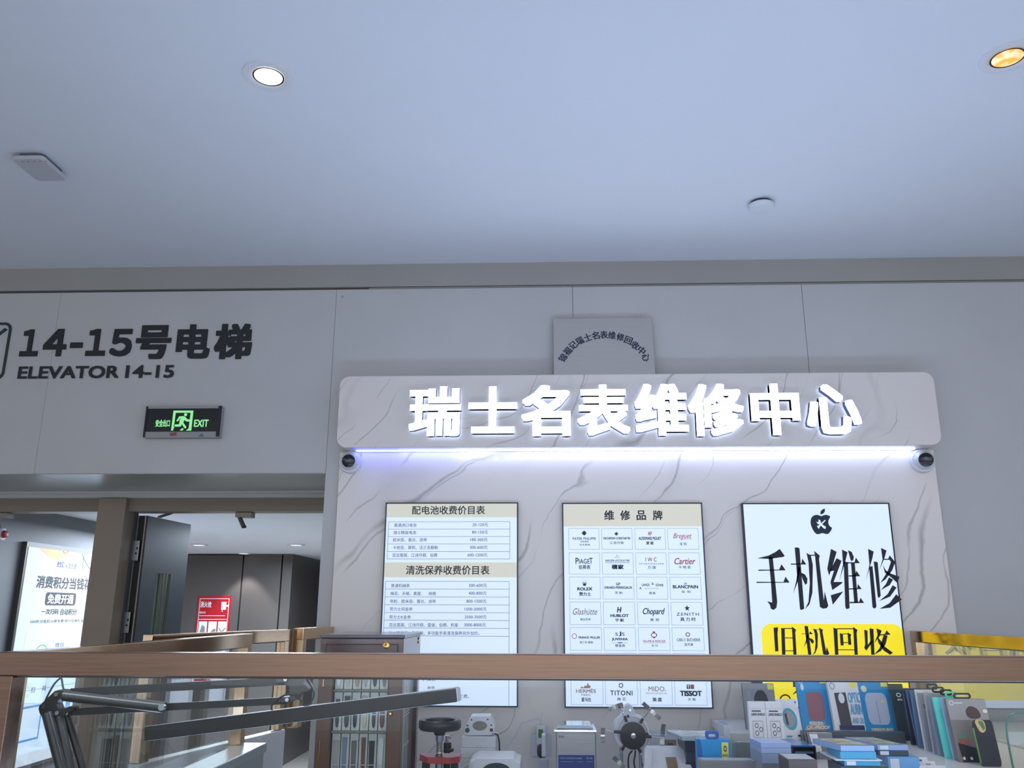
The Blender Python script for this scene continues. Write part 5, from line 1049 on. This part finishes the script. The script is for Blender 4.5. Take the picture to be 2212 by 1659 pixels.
# ================================================================ goods on the right
def D2(x, y): return (1480 + x / 5.821, 1380 + y / 5.821)
def D3(x, y): return (1832 + x / 5.821, 1380 + y / 5.821)
def D4(x, y): return (1630 + x / 7.373, 1560 + y / 7.373)
def pm(name, c, rough=0.35): return mat('pack_' + name, tuple(min(238, v * 1.14 + 4) if max(c) > 100 else v for v in c), rough)
BL = pm('blue', (22, 128, 186)); YT = pm('yellow', (214, 200, 92)); PW_ = pm('white', (196, 198, 210)); PGR = pm('grey', (132, 134, 138)); PDK = pm('dark', (44, 46, 54)); NAVY = pm('navy', (26, 44, 92)); TEAL = pm('teal', (40, 138, 166))
def card(name, label, cat, face, tl, tr, br, bl, thick, lean=0.0, z=ZK, Yb=None, group=None, side=None):
    """standing pack: base corners rest at height z, top leans away by lean"""
    if Yb is None: B0, B1 = at_Z(*bl, z), at_Z(*br, z); Yb = (B0.y + B1.y) / 2
    def fix(q): p = at_Y(*q, Yb); p.z = z; return p
    B0, B1 = fix(bl), fix(br); T0, T1 = at_Y(*tl, Yb + lean), at_Y(*tr, Yb + lean)
    h = (T0.z + T1.z) / 2; T0.z = T1.z = h
    q = Quad(T0, T1, B1, B0); off = V((0, thick, 0))
    t = thing(name, label, cat, (B0 + B1) / 2 + off / 2, group)
    build(M().add([B0, B1, T1, T0, B0 + off, B1 + off, T1 + off, T0 + off], [(0, 1, 2, 3), (7, 6, 5, 4), (0, 4, 5, 1), (1, 5, 6, 2), (2, 6, 7, 3), (3, 7, 4, 0)]), 'carton', side or face, t, bevel=0.0008)
    if side: build(M().rect(q, 0.0, 0.0, 1, 1, 0.0004), 'front_print', face, t)
    return t, q
def prints(t, q, items, base=0.0009):
    for k, (nm, m, shapes) in enumerate(items):
        mb = M()
        for s_ in shapes:
            if s_[0] == 'r': mb.rect(q, *s_[1:5], base + k * 3e-4)
            elif s_[0] == 'p': mb.flat(q, s_[1], base + k * 3e-4)
            elif s_[0] == 'e':
                _, cx, cy, rx, ry = s_; mb.flat(q, [(cx + rx * math.cos(i * .314), cy + ry * math.sin(i * .314)) for i in range(20)], base + k * 3e-4)
            elif s_[0] == 'o':
                _, cx, cy, rx, ry, f = s_; mb.ring(q, [(cx + rx * math.cos(i * .2618), cy + ry * math.sin(i * .2618)) for i in range(24)], [(cx + f * rx * math.cos(i * .2618), cy + f * ry * math.sin(i * .2618)) for i in range(24)], base + k * 3e-4 - 2e-4, base + k * 3e-4)
            elif s_[0] == 't': mb.text(q, s_[1], s_[2], s_[3] if len(s_) > 3 else (.02, .02), h=base + k * 3e-4, shear=s_[4] if len(s_) > 4 else 0)
        build(mb, nm, m, t)
INKP = pm('ink', (40, 42, 56)); CREAM = pm('cream', (206, 196, 170))
# tall grey card pack, second dark card behind it
t, q = card('card_pack', 'dark green card pack peeping out behind the tall grey card pack', 'package', pm('deep_green', (34, 48, 52)), D2(835, 470), D2(975, 505), D2(985, 1000), D2(860, 1000), .012, .0, Yb=3.56, z=ZK)
t, q = card('card_pack', 'tall grey card pack with a yellow corner label, behind two small white boxes', 'package', pm('mid_grey', (122, 124, 130)), D2(712, 562), D2(1108, 565), D2(1180, 1140), D2(775, 1135), .02, .05, Yb=3.40, side=PDK)
prints(t, q, [('yellow_label', YT, [('r', .80, .87, .98, .985)]), ('dark_shape', PDK, [('e', .55, .62, .22, .24)]), ('fine_text', PGR, [('r', .14, .5, .22, .84), ('r', .85, .4, .95, .8)])])
# two small white lens boxes
for k, (a, b, c_, d, lab) in enumerate((((790, 790), (1000, 790), (1038, 1225), (815, 1222), 'small white box printed with three lens rings, left one of the pair'), ((1003, 790), (1208, 795), (1262, 1232), (1042, 1228), 'small white box printed with three lens rings, right one of the pair'))):
    t, q = card('lens_box', lab, 'package', PW_, D2(*a), D2(*b), D2(*c_), D2(*d), .018, .03, Yb=3.07, group='small white lens boxes')
    prints(t, q, [('grey_outline', PGR, [('r', .2, .52, .8, .535), ('r', .2, .14, .8, .15), ('r', .2, .15, .225, .52), ('r', .775, .15, .8, .52), ('r', 0, .83, 1, .835)]),
                  ('lettering', INKP, [('t', 'LENS SHIELD', (.15, .66, .95, .72), (.03, .03)), ('r', .18, .755, .72, .785)]),
                  ('lens_ring', INKP, [('o', .42, .42, .11, .06, .74), ('o', .42, .24, .11, .06, .74), ('o', .66, .33, .11, .06, .74)])])
# white pack with teal ring
t, q = card('ring_pack', 'white card pack with a large teal ring, between the lens boxes and the blue boxes', 'package', PW_, D2(1140, 762), D2(1400, 762), D2(1500, 1258), D2(1262, 1258), .02, .03, Yb=3.135)
prints(t, q, [('teal_ring', TEAL, [('e', .47, .52, .36, .27)]), ('grey_disc', PGR, [('e', .45, .52, .27, .20)]), ('dark_segment', PDK, [('p', [(.24, .40), (.36, .36), (.36, .68), (.24, .64)])]), ('small_mark', TEAL, [('e', .90, .93, .04, .03), ('r', .1, .08, .4, .12)]), ('lettering', INKP, [('r', .7, .10, .93, .14)])])
# three large flat boxes against the poster
t, q = card('film_box', 'blue phone film box with a dusky red patch and orange round sticker', 'package', BL, D2(1392, 512), D2(1775, 508), D2(1890, 1140), D2(1490, 1135), .02, .05, Yb=3.22)
prints(t, q, [('red_patch', pm('dusky_red', (128, 84, 98)), [('p', rrect(.24, .28, .78, .78, .12))]), ('yellow_label', YT, [('r', .76, .93, .95, 1.0)]), ('grey_patch', PGR, [('r', .22, .02, .72, .26)]),
              ('round_badge', PW_, [('o', .13, .97, .08, .045, .8), ('e', .16, .86, .05, .06)]), ('orange_sticker', pm('orange', (220, 148, 112)), [('e', .15, .09, .10, .07)]), ('lettering', CREAM, [('t', '超强抗蓝光', (.22, .20, .66, .27), (.03, .03)), ('t', 'OIL-PROOF', (.12, .14, .86, .195), (.04, .04))]), ('blue_patch', BL, [('p', [(.50, .02), (.72, .02), (.72, .12)])])])
t, q = card('film_box', 'white phone film box with slanting blue lettering and a dark picture, between two blue boxes', 'package', PW_, D2(1780, 525), D2(2160, 535), D2(2290, 1165), D2(1900, 1165), .02, .05, Yb=3.17)
prints(t, q, [('dark_picture', pm('picture_dark', (66, 66, 72)), [('p', [(.17, .79), (.55, .80), (.57, .24), (.20, .24)])]), ('pale_patch', pm('pale', (190, 196, 206)), [('e', .38, .70, .10, .09)]), ('yellow_label', YT, [('r', .73, .88, .95, .99)]), ('badge', PGR, [('o', .14, .91, .09, .06, .72)]),
              ('navy_band', NAVY, [('r', .15, .16, .96, .24)]), ('blue_lettering', pm('sky', (70, 140, 186)), [('t', 'OPTIC', (.60, .62, 1.0, .80), (.02, .01), .25), ('t', 'AURIN', (.60, .42, 1.0, .60), (.03, .01), .25), ('t', 'AND OIL', (.60, .27, .98, .37), (.01, .01), .25)]), ('lettering', INKP, [('r', .25, .11, .85, .14)])])
t, q = card('film_box', 'blue phone film box with a pale grey patch, rightmost of the three large boxes', 'package', BL, D3(105, 540), D3(500, 540), D3(635, 1162), D3(235, 1165), .02, .05, Yb=3.20)
prints(t, q, [('pale_patch', pm('pale_blue_grey', (160, 172, 196)), [('p', rrect(.16, .24, .84, .80, .14))]), ('dark_line', PDK, [('r', .495, .26, .505, .66)]), ('round_badge', CREAM, [('e', .18, .87, .09, .06)]), ('yellow_label', YT, [('r', .74, .91, .95, 1.0), ('r', .66, .62, .74, .67)]), ('lettering', CREAM, [('t', 'SUPERFINE OIL-PROOF', (.18, .11, .86, .18), (.04, .04))]), ('grey_patch', PGR, [('r', .30, 0.0, .80, .09)])])
# row of packs seen edge on
def spine(k, xtl, ytl, xbl, ybl, wpx, c, lab, lean=.05, Y=3.05, depth=.012, extra=None):
    wpx = max(wpx, (400, 330, 330, 330, 300, 340, 330, 330, 340, 360)[k]) if k else 175
    nm = 'hanging_pack'
    t, q = card(nm, lab, 'package', pm(f'spine{k}', c, .25), D3(xtl, ytl), D3(xtl + wpx, ytl + 4), D3(xbl + wpx, ybl), D3(xbl, ybl - 4), depth, lean, Yb=Y, group='hanging packs on the right counter')
    if extra: prints(t, q, extra)
    return t, q
spine(0, 505, 565, 640, 1180, 175, (46, 66, 78), 'dark teal card pack with a small white mark, beside the rightmost blue box', Y=3.16, depth=.012, extra=[('white_mark', PW_, [('o', .57, .80, .17, .04, .6), ('t', 'RPA', (.42, .70, .78, .73), (.05, .05))])])
spine(1, 690, 620, 800, 1270, 70, (44, 54, 70), 'thin dark navy pack in the leaning row, next to the dark teal pack', Y=3.06)
spine(2, 735, 650, 880, 1320, 42, (52, 86, 124), 'thin blue pack in the leaning row, left of the white edged pack', Y=3.02)
spine(3, 790, 650, 900, 1340, 58, (84, 108, 134), 'blue grey clear-edged pack leaning against the white edged pack', Y=2.99)
spine(4, 845, 640, 975, 1370, 30, (206, 208, 218), 'white edged pack in the middle of the leaning row', Y=2.96)
spine(5, 880, 680, 1010, 1390, 62, (136, 140, 146), 'clear grey pack right behind the white edged one', Y=2.93, extra=[('dark_line', PDK, [('r', .1, .74, .9, .755), ('r', .1, .78, .9, .795), ('r', .2, .36, .95, .40)])])
spine(6, 960, 690, 1085, 1420, 50, (150, 156, 164), 'pale clear pack in the leaning row with a black hook above', Y=2.88)
spine(7, 1010, 705, 1145, 1470, 60, (122, 132, 146), 'grey clear pack leaning just left of the turquoise pack', Y=2.84)
spine(8, 1068, 735, 1235, 1500, 95, (96, 206, 194), 'turquoise edged pack in the leaning row', Y=2.80)
spine(9, 1165, 750, 1340, 1530, 55, (146, 166, 190), 'pale blue clear pack between the turquoise pack and the phone case pack', Y=2.77)
# front phone case pack and the black case before it
t, q = card('phone_case_pack', 'brown grey phone case pack with a black hanger, front of the leaning row', 'package', pm('taupe', (112, 106, 106)), D3(1225, 755), D3(1715, 755), D3(1900, 1560), D3(1405, 1560), .015, .05, Yb=2.73)
prints(t, q, [('pale_band', pm('taupe_light', (138, 134, 134)), [('r', 0.0, .66, 1, 1)]), ('mark', PW_, [('o', .12, .93, .06, .04, .7), ('r', .2, .925, .40, .94)]), ('brown_patch', pm('brown', (84, 66, 60)), [('p', sm([(.44, .80), (.56, .88), (.74, .84), (.80, .72), (.66, .68), (.48, .70)]))]), ('dark_panel', PDK, [('p', [(.10, .0), (.5, 0), (.5, .22), (.06, .30)])]), ('green_patch', pm('green_grey', (84, 116, 104)), [('p', [(.10, .42), (.34, .50), (.34, .36), (.10, .36)])]), ('red_patch', pm('brick', (140, 76, 70)), [('r', .12, .28, .36, .36)]), ('white_dots', PW_, [('e', .13, .06, .035, .025), ('e', .32, .06, .035, .025)]), ('beige_patch', CREAM, [('e', .93, .80, .06, .03)])])
hk = M()
def hook(x, y, Y, w, lab, col, m=None):
    cx = at_Y(*D3(x, y), Y); k = Y / F / 5.821; t = thing('pack_hook', lab, 'hook', cx, 'hanger hooks of the packs')
    P = wallpl(Y); o = rrect(cx.x - w * k, cx.z - 34 * k, cx.x + w * k, cx.z + 34 * k, 30 * k); i = rrect(cx.x - (w - 22) * k, cx.z - 14 * k, cx.x + (w - 22) * k, cx.z + 14 * k, 12 * k)
    build(M().ring(P, o, i, -.001, .001), 'hanger', col, t)
hook(1052, 600, 2.955, 66, 'black hanger tab above the white edged pack, rearmost of the hooks', BLACK)
hook(1130, 640, 2.905, 72, 'black hanger tab standing over the grey clear pack, second hook', BLACK)
hook(1230, 672, 2.855, 72, 'black hanger tab behind the turquoise hanger, third hook', BLACK)
hook(1290, 700, 2.815, 66, 'turquoise hanger tab just left of the front black hook', pm('turquoise', (84, 200, 160)))
hook(1430, 718, 2.79, 100, 'large black hanger tab on the front phone case pack', BLACK)
YQ = 2.66; b0 = at_Y(*D3(1690, 1585), YQ); b0.z = ZK; tp = at_Y(*D3(1560, 1015), YQ + .04)
w_ = (at_Y(*D3(1945, 1585), YQ).x - b0.x) * 1.0
TL, TR = V((tp.x, YQ + .04, tp.z)), V((tp.x + w_, YQ + .04, tp.z)); BR, BLx = V((b0.x + w_ , YQ, ZK)), V((b0.x, YQ, ZK))
q = Quad(TL, TR, BR, BLx); t = thing('phone_case', 'black phone case with a green edge and tan top, leaning on the phone case pack', 'phone case', (b0.x + w_ / 2, YQ, ZK))
build(M().prism(q, rrect(0, 0.0, 1, 1, .13, 8)[::1], -.010, 0), 'back_shell', mat('case_black', (40, 42, 52), .4), t, bevel=.002)
build(M().prism(q, sm([(.10, .97), (.52, .97), (.56, .80), (.42, .72), (.22, .75)]), .0005, .0035), 'camera_window', pm('tan', (186, 152, 112)), t)
build(M().prism(q, sm([(.24, .95), (.46, .95), (.52, .82), (.42, .77), (.36, .82)]), .0037, .0045), 'lens_panel', pm('lens_green', (66, 110, 74)), t)
build(M().prism(q, [(-.035, .82), (.0, .82), (.0, .06), (-.012, .06)], -.008, -.001), 'green_edge', pm('edge_green', (96, 146, 70)), t)
# curved corner of a glass sheet at the right edge
P = wallpl(2.62); o = [(2216, 1541), (2198, 1541), (2188, 1543), (2181, 1548), (2177, 1556), (2175, 1568), (2177, 1590), (2182, 1620), (2189, 1655)]
uv_ = P.pp(o); uv_ = uv_ + [(uv_[-1][0] + .002, ZK), (uv_[0][0] + .25, ZK), (uv_[0][0] + .25, uv_[0][1])]
t = thing('glass_sheet', 'loose clear glass sheet with a rounded green edge at the right of the counter', 'glass', (uv_[0][0] + .1, 2.62, ZK))
build(M().prism(P, uv_[::-1], -.006, 0), 'pane', GLASS, t)
build(M().tube([P.pt(a, b, -.003) for a, b in uv_[:10]], .0032, 6), 'green_edge', pm('glass_green', (70, 104, 94)), t, True)
# ---------------------------------------------------------------- flat boxes lying in stacks
def lying(name, label, x0, x1, Y, z0, th, depth, face, top=None, group=None, label_sq=False, skew=0.0, cat='package'):
    a0, a1 = x0, x1
    t = thing(name, label, cat, ((a0 + a1) / 2, Y + depth / 2, z0), group)
    build(M().hexa([(a0, Y, z0), (a1, Y, z0), (a1 + skew, Y + depth, z0), (a0 + skew, Y + depth, z0)], [(a0, Y, z0 + th), (a1, Y, z0 + th), (a1 + skew, Y + depth, z0 + th), (a0 + skew, Y + depth, z0 + th)]), 'carton', face, t, bevel=.0008)
    if top:
        q = Quad((a0 + skew, Y + depth, z0 + th), (a1 + skew, Y + depth, z0 + th), (a1, Y, z0 + th), (a0, Y, z0 + th))
        build(M().rect(q, .04, .06, .96, .94, .0006), 'top_print', top, t)
    if label_sq:
        P = wallpl(Y); build(M().rect(P, a0 + .006, z0 + th * .12, a0 + .030, z0 + th * .88, .0007), 'white_sticker', PW_, t)
    return t
def X(px, py, Y): return at_Y(px, py, Y).x
def Z(px, py, Y): return at_Y(px, py, Y).z
FOIL = noisy('holo_print', (150, 158, 156), .5, 26, .25); EDGEB = pm('edge_blue', (98, 150, 196), .3); EDGET = pm('edge_teal', (44, 136, 170), .3); STEELB = pm('steel_blue', (126, 150, 188), .3); EDGED = pm('edge_dark', (56, 66, 80), .35)
Ys = 2.44
zs_ = [Z(*D4(1650, y), Ys) for y in (700, 612, 590, 470, 375)]
S = 'stacked film boxes on the right counter'
x0 = X(*D4(1430, 650), Ys); x1 = X(*D4(2000, 650), Ys)
z = ZK
lying('film_box_flat', 'black flat box at the bottom of the left film stack', x0 - .01, x1 + .02, Ys, z, zs_[0] - z, .11, EDGED, None, S); z = zs_[0] + .0004
lying('film_box_flat', 'bright blue edged flat box with white sticker, second lowest of the left stack', x0, x1, Ys, z, zs_[1] - z, .11, EDGET, None, S, True); z = zs_[1] + .0004
lying('film_card', 'thin white card lying in the left film stack, jutting out under two boxes', x0 - .025, x1 + .003, Ys - .008, z, zs_[2] - z, .13, PW_, None, S); z = zs_[2] + .0004
x0 = X(*D4(1365, 550), Ys); x1 = X(*D4(1940, 550), Ys)
lying('film_box_flat', 'teal edged flat box on the thin white card of the left stack', x0, x1, Ys, z, zs_[3] - z, .11, EDGET, None, S); z = zs_[3] + .0004
lying('film_box_flat', 'pale blue edged flat box with a shimmering print, topmost of the left stack', x0 + .004, x1 - .002, Ys + .002, z, zs_[4] - z, .13, STEELB, FOIL, S, skew=-.035)
Yt = 2.60
zz = [Z(*D4(2000, y), Yt) for y in (640, 535, 450, 362)]
x0 = X(*D4(1940, 450), Yt) + .004; x1 = X(1962, 1620, Yt)
z = ZK
lying('film_box_flat', 'blue edged flat box with a white sticker, lowest seen in the right film stack', x0 + .018, x1 + .02, Yt - .02, z, zz[1] - z, .12, EDGEB, None, S, True); z = zz[1] + .0004
lying('film_box_flat', 'pale and black edged flat box in the middle of the right film stack', x0, x1, Yt, z, zz[2] - z, .12, EDGED, None, S, True); z = zz[2] + .0004
lying('film_box_flat', 'pale edged flat box with a shimmering print, topmost of the right film stack', x0, x1, Yt, z, zz[3] - z, .15, STEELB, FOIL, S, True, -.04)
# long dark tray behind the stacks
t = lying('display_tray', 'long dark blue grey tray in front of the three large boxes', X(1735, 1585, 3.09), X(1955, 1585, 3.09), 3.09, ZK, Z(1850, 1581, 3.09) - ZK, .035, pm('tray', (66, 78, 92)), None, cat='tray')
# grey flat pack with tag left of the stacks
t, q = card('tagged_pack', 'grey clear pack with a white price tag, left of the shimmering stacks', 'package', pm('smoke', (108, 114, 118), .2), D4(800, 135), D4(1230, 195), D4(1290, 420), D4(890, 440), .01, .03, Yb=2.76)
prints(t, q, [('tag', PW_, [('p', [(.14, .94), (.44, .94), (.50, .30), (.20, .25)])]), ('seal', PGR, [('e', .40, .62, .07, .12)]), ('dark_border', PDK, [('r', .0, .0, .05, 1)])])
# stack of pale blue boxes
Yb_ = 2.68; x0 = X(*D4(108, 450), Yb_); x1 = X(*D4(585, 450), Yb_)
zb = [Z(*D4(350, y), Yb_) for y in (580, 500, 412, 330)]
zb[0] = max(zb[0], ZK + .0001)
names = ('grey blue flat box, lowest of the small stack under the lens boxes', 'pale blue flat box in the middle of the small stack under the lens boxes', 'pale blue flat box on top of the small stack under the lens boxes')
for k in range(3): lying('flat_box', names[k], x0, x1, Yb_, (zb[k] if k else ZK) + .0003, zb[k + 1] - (zb[k] if k else ZK) - .0004, .10, (pm('box_grey_blue', (132, 146, 172)), pm('box_pale_blue', (146, 162, 196)), pm('box_pale_blue2', (140, 160, 204)))[k], None, 'small stack of pale blue boxes', skew=-.01)
# black open tray with a blue card on top
Yo = 2.70; x0 = X(*D4(600, 450), Yo); x1 = X(*D4(980, 450), Yo); zt_ = Z(*D4(780, 385), Yo)
t = thing('black_tray', 'black open fronted tray holding thin packs, right of the pale blue boxes', 'tray', ((x0 + x1) / 2, Yo + .06, ZK))
TB_ = mat('tray_black', (26, 26, 32), .4)
build(M().box(x0, x1, Yo, Yo + .12, ZK, ZK + .003).box(x0, x0 + .003, Yo, Yo + .12, ZK + .003, zt_ - .003).box(x1 - .003, x1, Yo, Yo + .12, ZK + .003, zt_ - .003).box(x0, x1, Yo + .117, Yo + .12, ZK + .003, zt_ - .003).box(x0, x1, Yo, Yo + .12, zt_ - .003, zt_), 'shell', TB_, t)
lying('thin_pack', 'thin dark blue pack, upper one inside the black tray', x0 + .008, x1 - .006, Yo + .004, ZK + .024, .006, .1, pm('pack_slate', (70, 88, 112)), None, 'thin packs in the black tray')
lying('thin_pack', 'thin dark blue pack, lower one inside the black tray', x0 + .014, x1 - .008, Yo + .002, ZK + .0035, .008, .1, pm('pack_slate', (70, 88, 112)), None, 'thin packs in the black tray')
lying('blue_card', 'glossy blue card lying on top of the black tray', x0 - .012, x1 - .004, Yo - .01, zt_ + .0004, .004, .13, pm('blue_gloss', (38, 92, 170), .15), None, None, skew=-.03)
# front low box with pale top
Yw = 2.42; x0 = X(*D4(540, 660), Yw); x1 = X(*D4(1000, 660), Yw)
lying('open_carton', 'brown edged low box with a pale blue cover at the bottom edge of the photo', x0, x1, Yw, ZK, Z(*D4(700, 600), Yw) - ZK, .10, pm('brown_edge', (86, 74, 72)), pm('cover_pale', (150, 164, 196)), None)
# tags at the foot of the leaning packs
for k, (x0_, y0_, x1_, y1_, lab) in enumerate(((810, 1345, 1000, 1420, 'white price tag at the foot of the blue edged packs'), (950, 1420, 1100, 1490, 'white price tag before the clear packs, second from the left'), (910, 1530, 1240, 1600, 'white price tag with a brown mark, nearest the front edge'))):
    Yy = (2.70, 2.64, 2.57)[k]
    p0 = at_Y(*D3(x0_, y1_), Yy); p0.z = ZK; w = X(*D3(x1_, y1_), Yy) - p0.x; h = max(.012, Z(*D3(x0_, y0_), Yy) - Z(*D3(x0_, y1_), Yy))
    t = thing('price_tag', lab, 'tag', p0 + V((w / 2, 0, 0)), 'price tags on the right counter')
    B0, B1 = p0, p0 + V((w, 0, 0)); T0, T1 = B0 + V((0, .012, h)), B1 + V((0, .012, h)); o = V((0, .0012, 0))
    build(M().add([B0, B1, T1, T0, B0 + o, B1 + o, T1 + o, T0 + o], [(0, 1, 2, 3), (7, 6, 5, 4), (0, 4, 5, 1), (1, 5, 6, 2), (2, 6, 7, 3), (3, 7, 4, 0)]), 'tag_card', PW_, t)
    build(M().rect(Quad(T0, T1, B1, B0), .2, .4, .6, .62, .0006), 'print', (INKP, PGR, pm('brown_mark', (196, 160, 132)))[k], t)
# ---------------------------------------------------------------- goods on the right end of the bench
XE = XB1 - .004
Ye = 3.02
zt_ = Z(1520, 1592, Ye); x0 = X(1479, 1600, Ye)
n = 7; hh = (zt_ - ZBN - .012) / n
wn = ('lowest', 'second lowest', 'third lowest', 'middle', 'third highest', 'second highest', 'highest')
for k in range(n):
    lying('dark_flat_box', f'dark flat box, {wn[k]} of the stack behind the blue hanging box', x0 + .003 * (k % 2), x0 + .075, Ye + .002 * (k % 3), ZBN + hh * k + .0003, hh - .0006, .16, pm('box_dark%d' % (k % 2), ((52, 52, 66), (66, 70, 86))[k % 2], .3), None, 'stack of dark flat boxes on the bench')
lying('clear_lid_pack', 'clear topped flat pack lying over the dark stack, behind the blue hanging box', x0 - .008, X(1566, 1605, Ye), Ye - .006, zt_ - .0115, .012, .16, pm('lid_clear', (150, 162, 172), .15), FOIL, None, skew=-.03)
lying('clear_lid_pack', 'pale flat box with a blue top, right of the clear topped flat pack', X(1563, 1578, 3.22), X(1612, 1578, 3.22) if X(1612, 1578, 3.22) < XE else XE, 3.22, ZBN, Z(1590, 1567, 3.22) - ZBN, .12, pm('lid_pale', (186, 190, 200), .3), pm('top_blue', (110, 136, 186), .2), None)
Yv = 2.84
t, q = card('hanging_box', 'blue hanging box with a yellow corner label and blue hanger, on the bench', 'package', BL, D2(150, 1262), D2(568, 1270), D2(590, 1900), D2(165, 1900), .04, .0, z=ZBN, Yb=Yv)
prints(t, q, [('yellow_label', YT, [('r', .73, .80, .93, .97)]), ('dark_blue_edge', pm('deep_blue', (16, 88, 158)), [('p', sm([(0.0, .98), (.10, .98), (.14, .85), (.10, .70), (0.0, .66)]))]), ('pale_patch', CREAM, [('p', sm([(.16, .40), (.30, .62), (.50, .70), (.70, .62), (.80, .40), (.80, .1), (.16, .1)]))]), ('label_mark', NAVY, [('o', .83, .90, .05, .035, .6), ('t', 'BLUEO', (.75, .815, .91, .84), (.02, .02))])])
cx = q.pt(.49, 1.0, -.02); k_ = Yv / F / 5.821; P = wallpl(cx.y)
build(M().ring(P, rrect(cx.x - 78 * k_, cx.z + .0005, cx.x + 78 * k_, cx.z + 85 * k_, 22 * k_), rrect(cx.x - 42 * k_, cx.z + .004, cx.x + 42 * k_, cx.z + 50 * k_, 14 * k_), -.004, .004), 'hanger', pm('hanger_blue', (18, 74, 150)), t)
Yc = 2.92
a0 = X(*D2(585, 1400), Yc); a1 = min(X(*D2(940, 1400), Yc), XE); zc_ = Z(*D2(700, 1190), Yc)
t = thing('blister_pack', 'clear plastic blister pack with a coiled cable, right of the blue hanging box', 'package', ((a0 + a1) / 2, Yc + .03, ZBN))
build(M().box(a0, a1, Yc, Yc + .004, ZBN, zc_), 'backing_card', pm('blister_grey', (142, 144, 140), .4), t)
build(M().box(a0 + .005, a1 - .005, Yc - .035, Yc - .0005, ZBN + .01, zc_ - .02), 'blister', PLASTIC, t, bevel=.004)
cc = V(((a0 + a1) / 2 - .01, Yc - .012, ZBN + (zc_ - ZBN) * .62))
build(M().tube([cc + V((.022 * math.cos(i * .4), -.0003 * i, .03 * math.sin(i * .4))) for i in range(48)], .0022, 6), 'cable', BLACK, t, True)
Yk2 = 2.70
t = lying('metal_tray', 'grey metal tray in front of the blue hanging box at the bottom edge', X(*D2(235, 1600), Yk2), min(X(*D2(940, 1600), Yk2), XE), Yk2 + .055, ZBN, Z(*D2(500, 1575), Yk2) - ZBN, .06, pm('tray_metal', (132, 132, 134), .3), pm('tray_print', (160, 168, 184), .25), None, cat='tray')
# more flat boxes filling the counter between the stacks and the standing packs
Yn = 2.84; xa_ = X(1772, 1590, Yn)
for k, (lab, f, tp) in enumerate((('dark flat box at the bottom of the rear low pile, behind the shimmering stacks', EDGED, None), ('grey blue flat box in the middle of the rear low pile, behind the shimmering stacks', STEELB, None), ('clear topped flat box on the rear low pile, behind the shimmering stacks', EDGED, FOIL))):
    lying('film_box_flat', lab, xa_ + .004 * k, xa_ + .175 - .003 * k, Yn + .003 * k, ZK + .0105 * k + .0002, .010, .11, f, tp, 'rear low pile on the right counter', skew=-.01)
bpy.data.objects.remove(_fo)
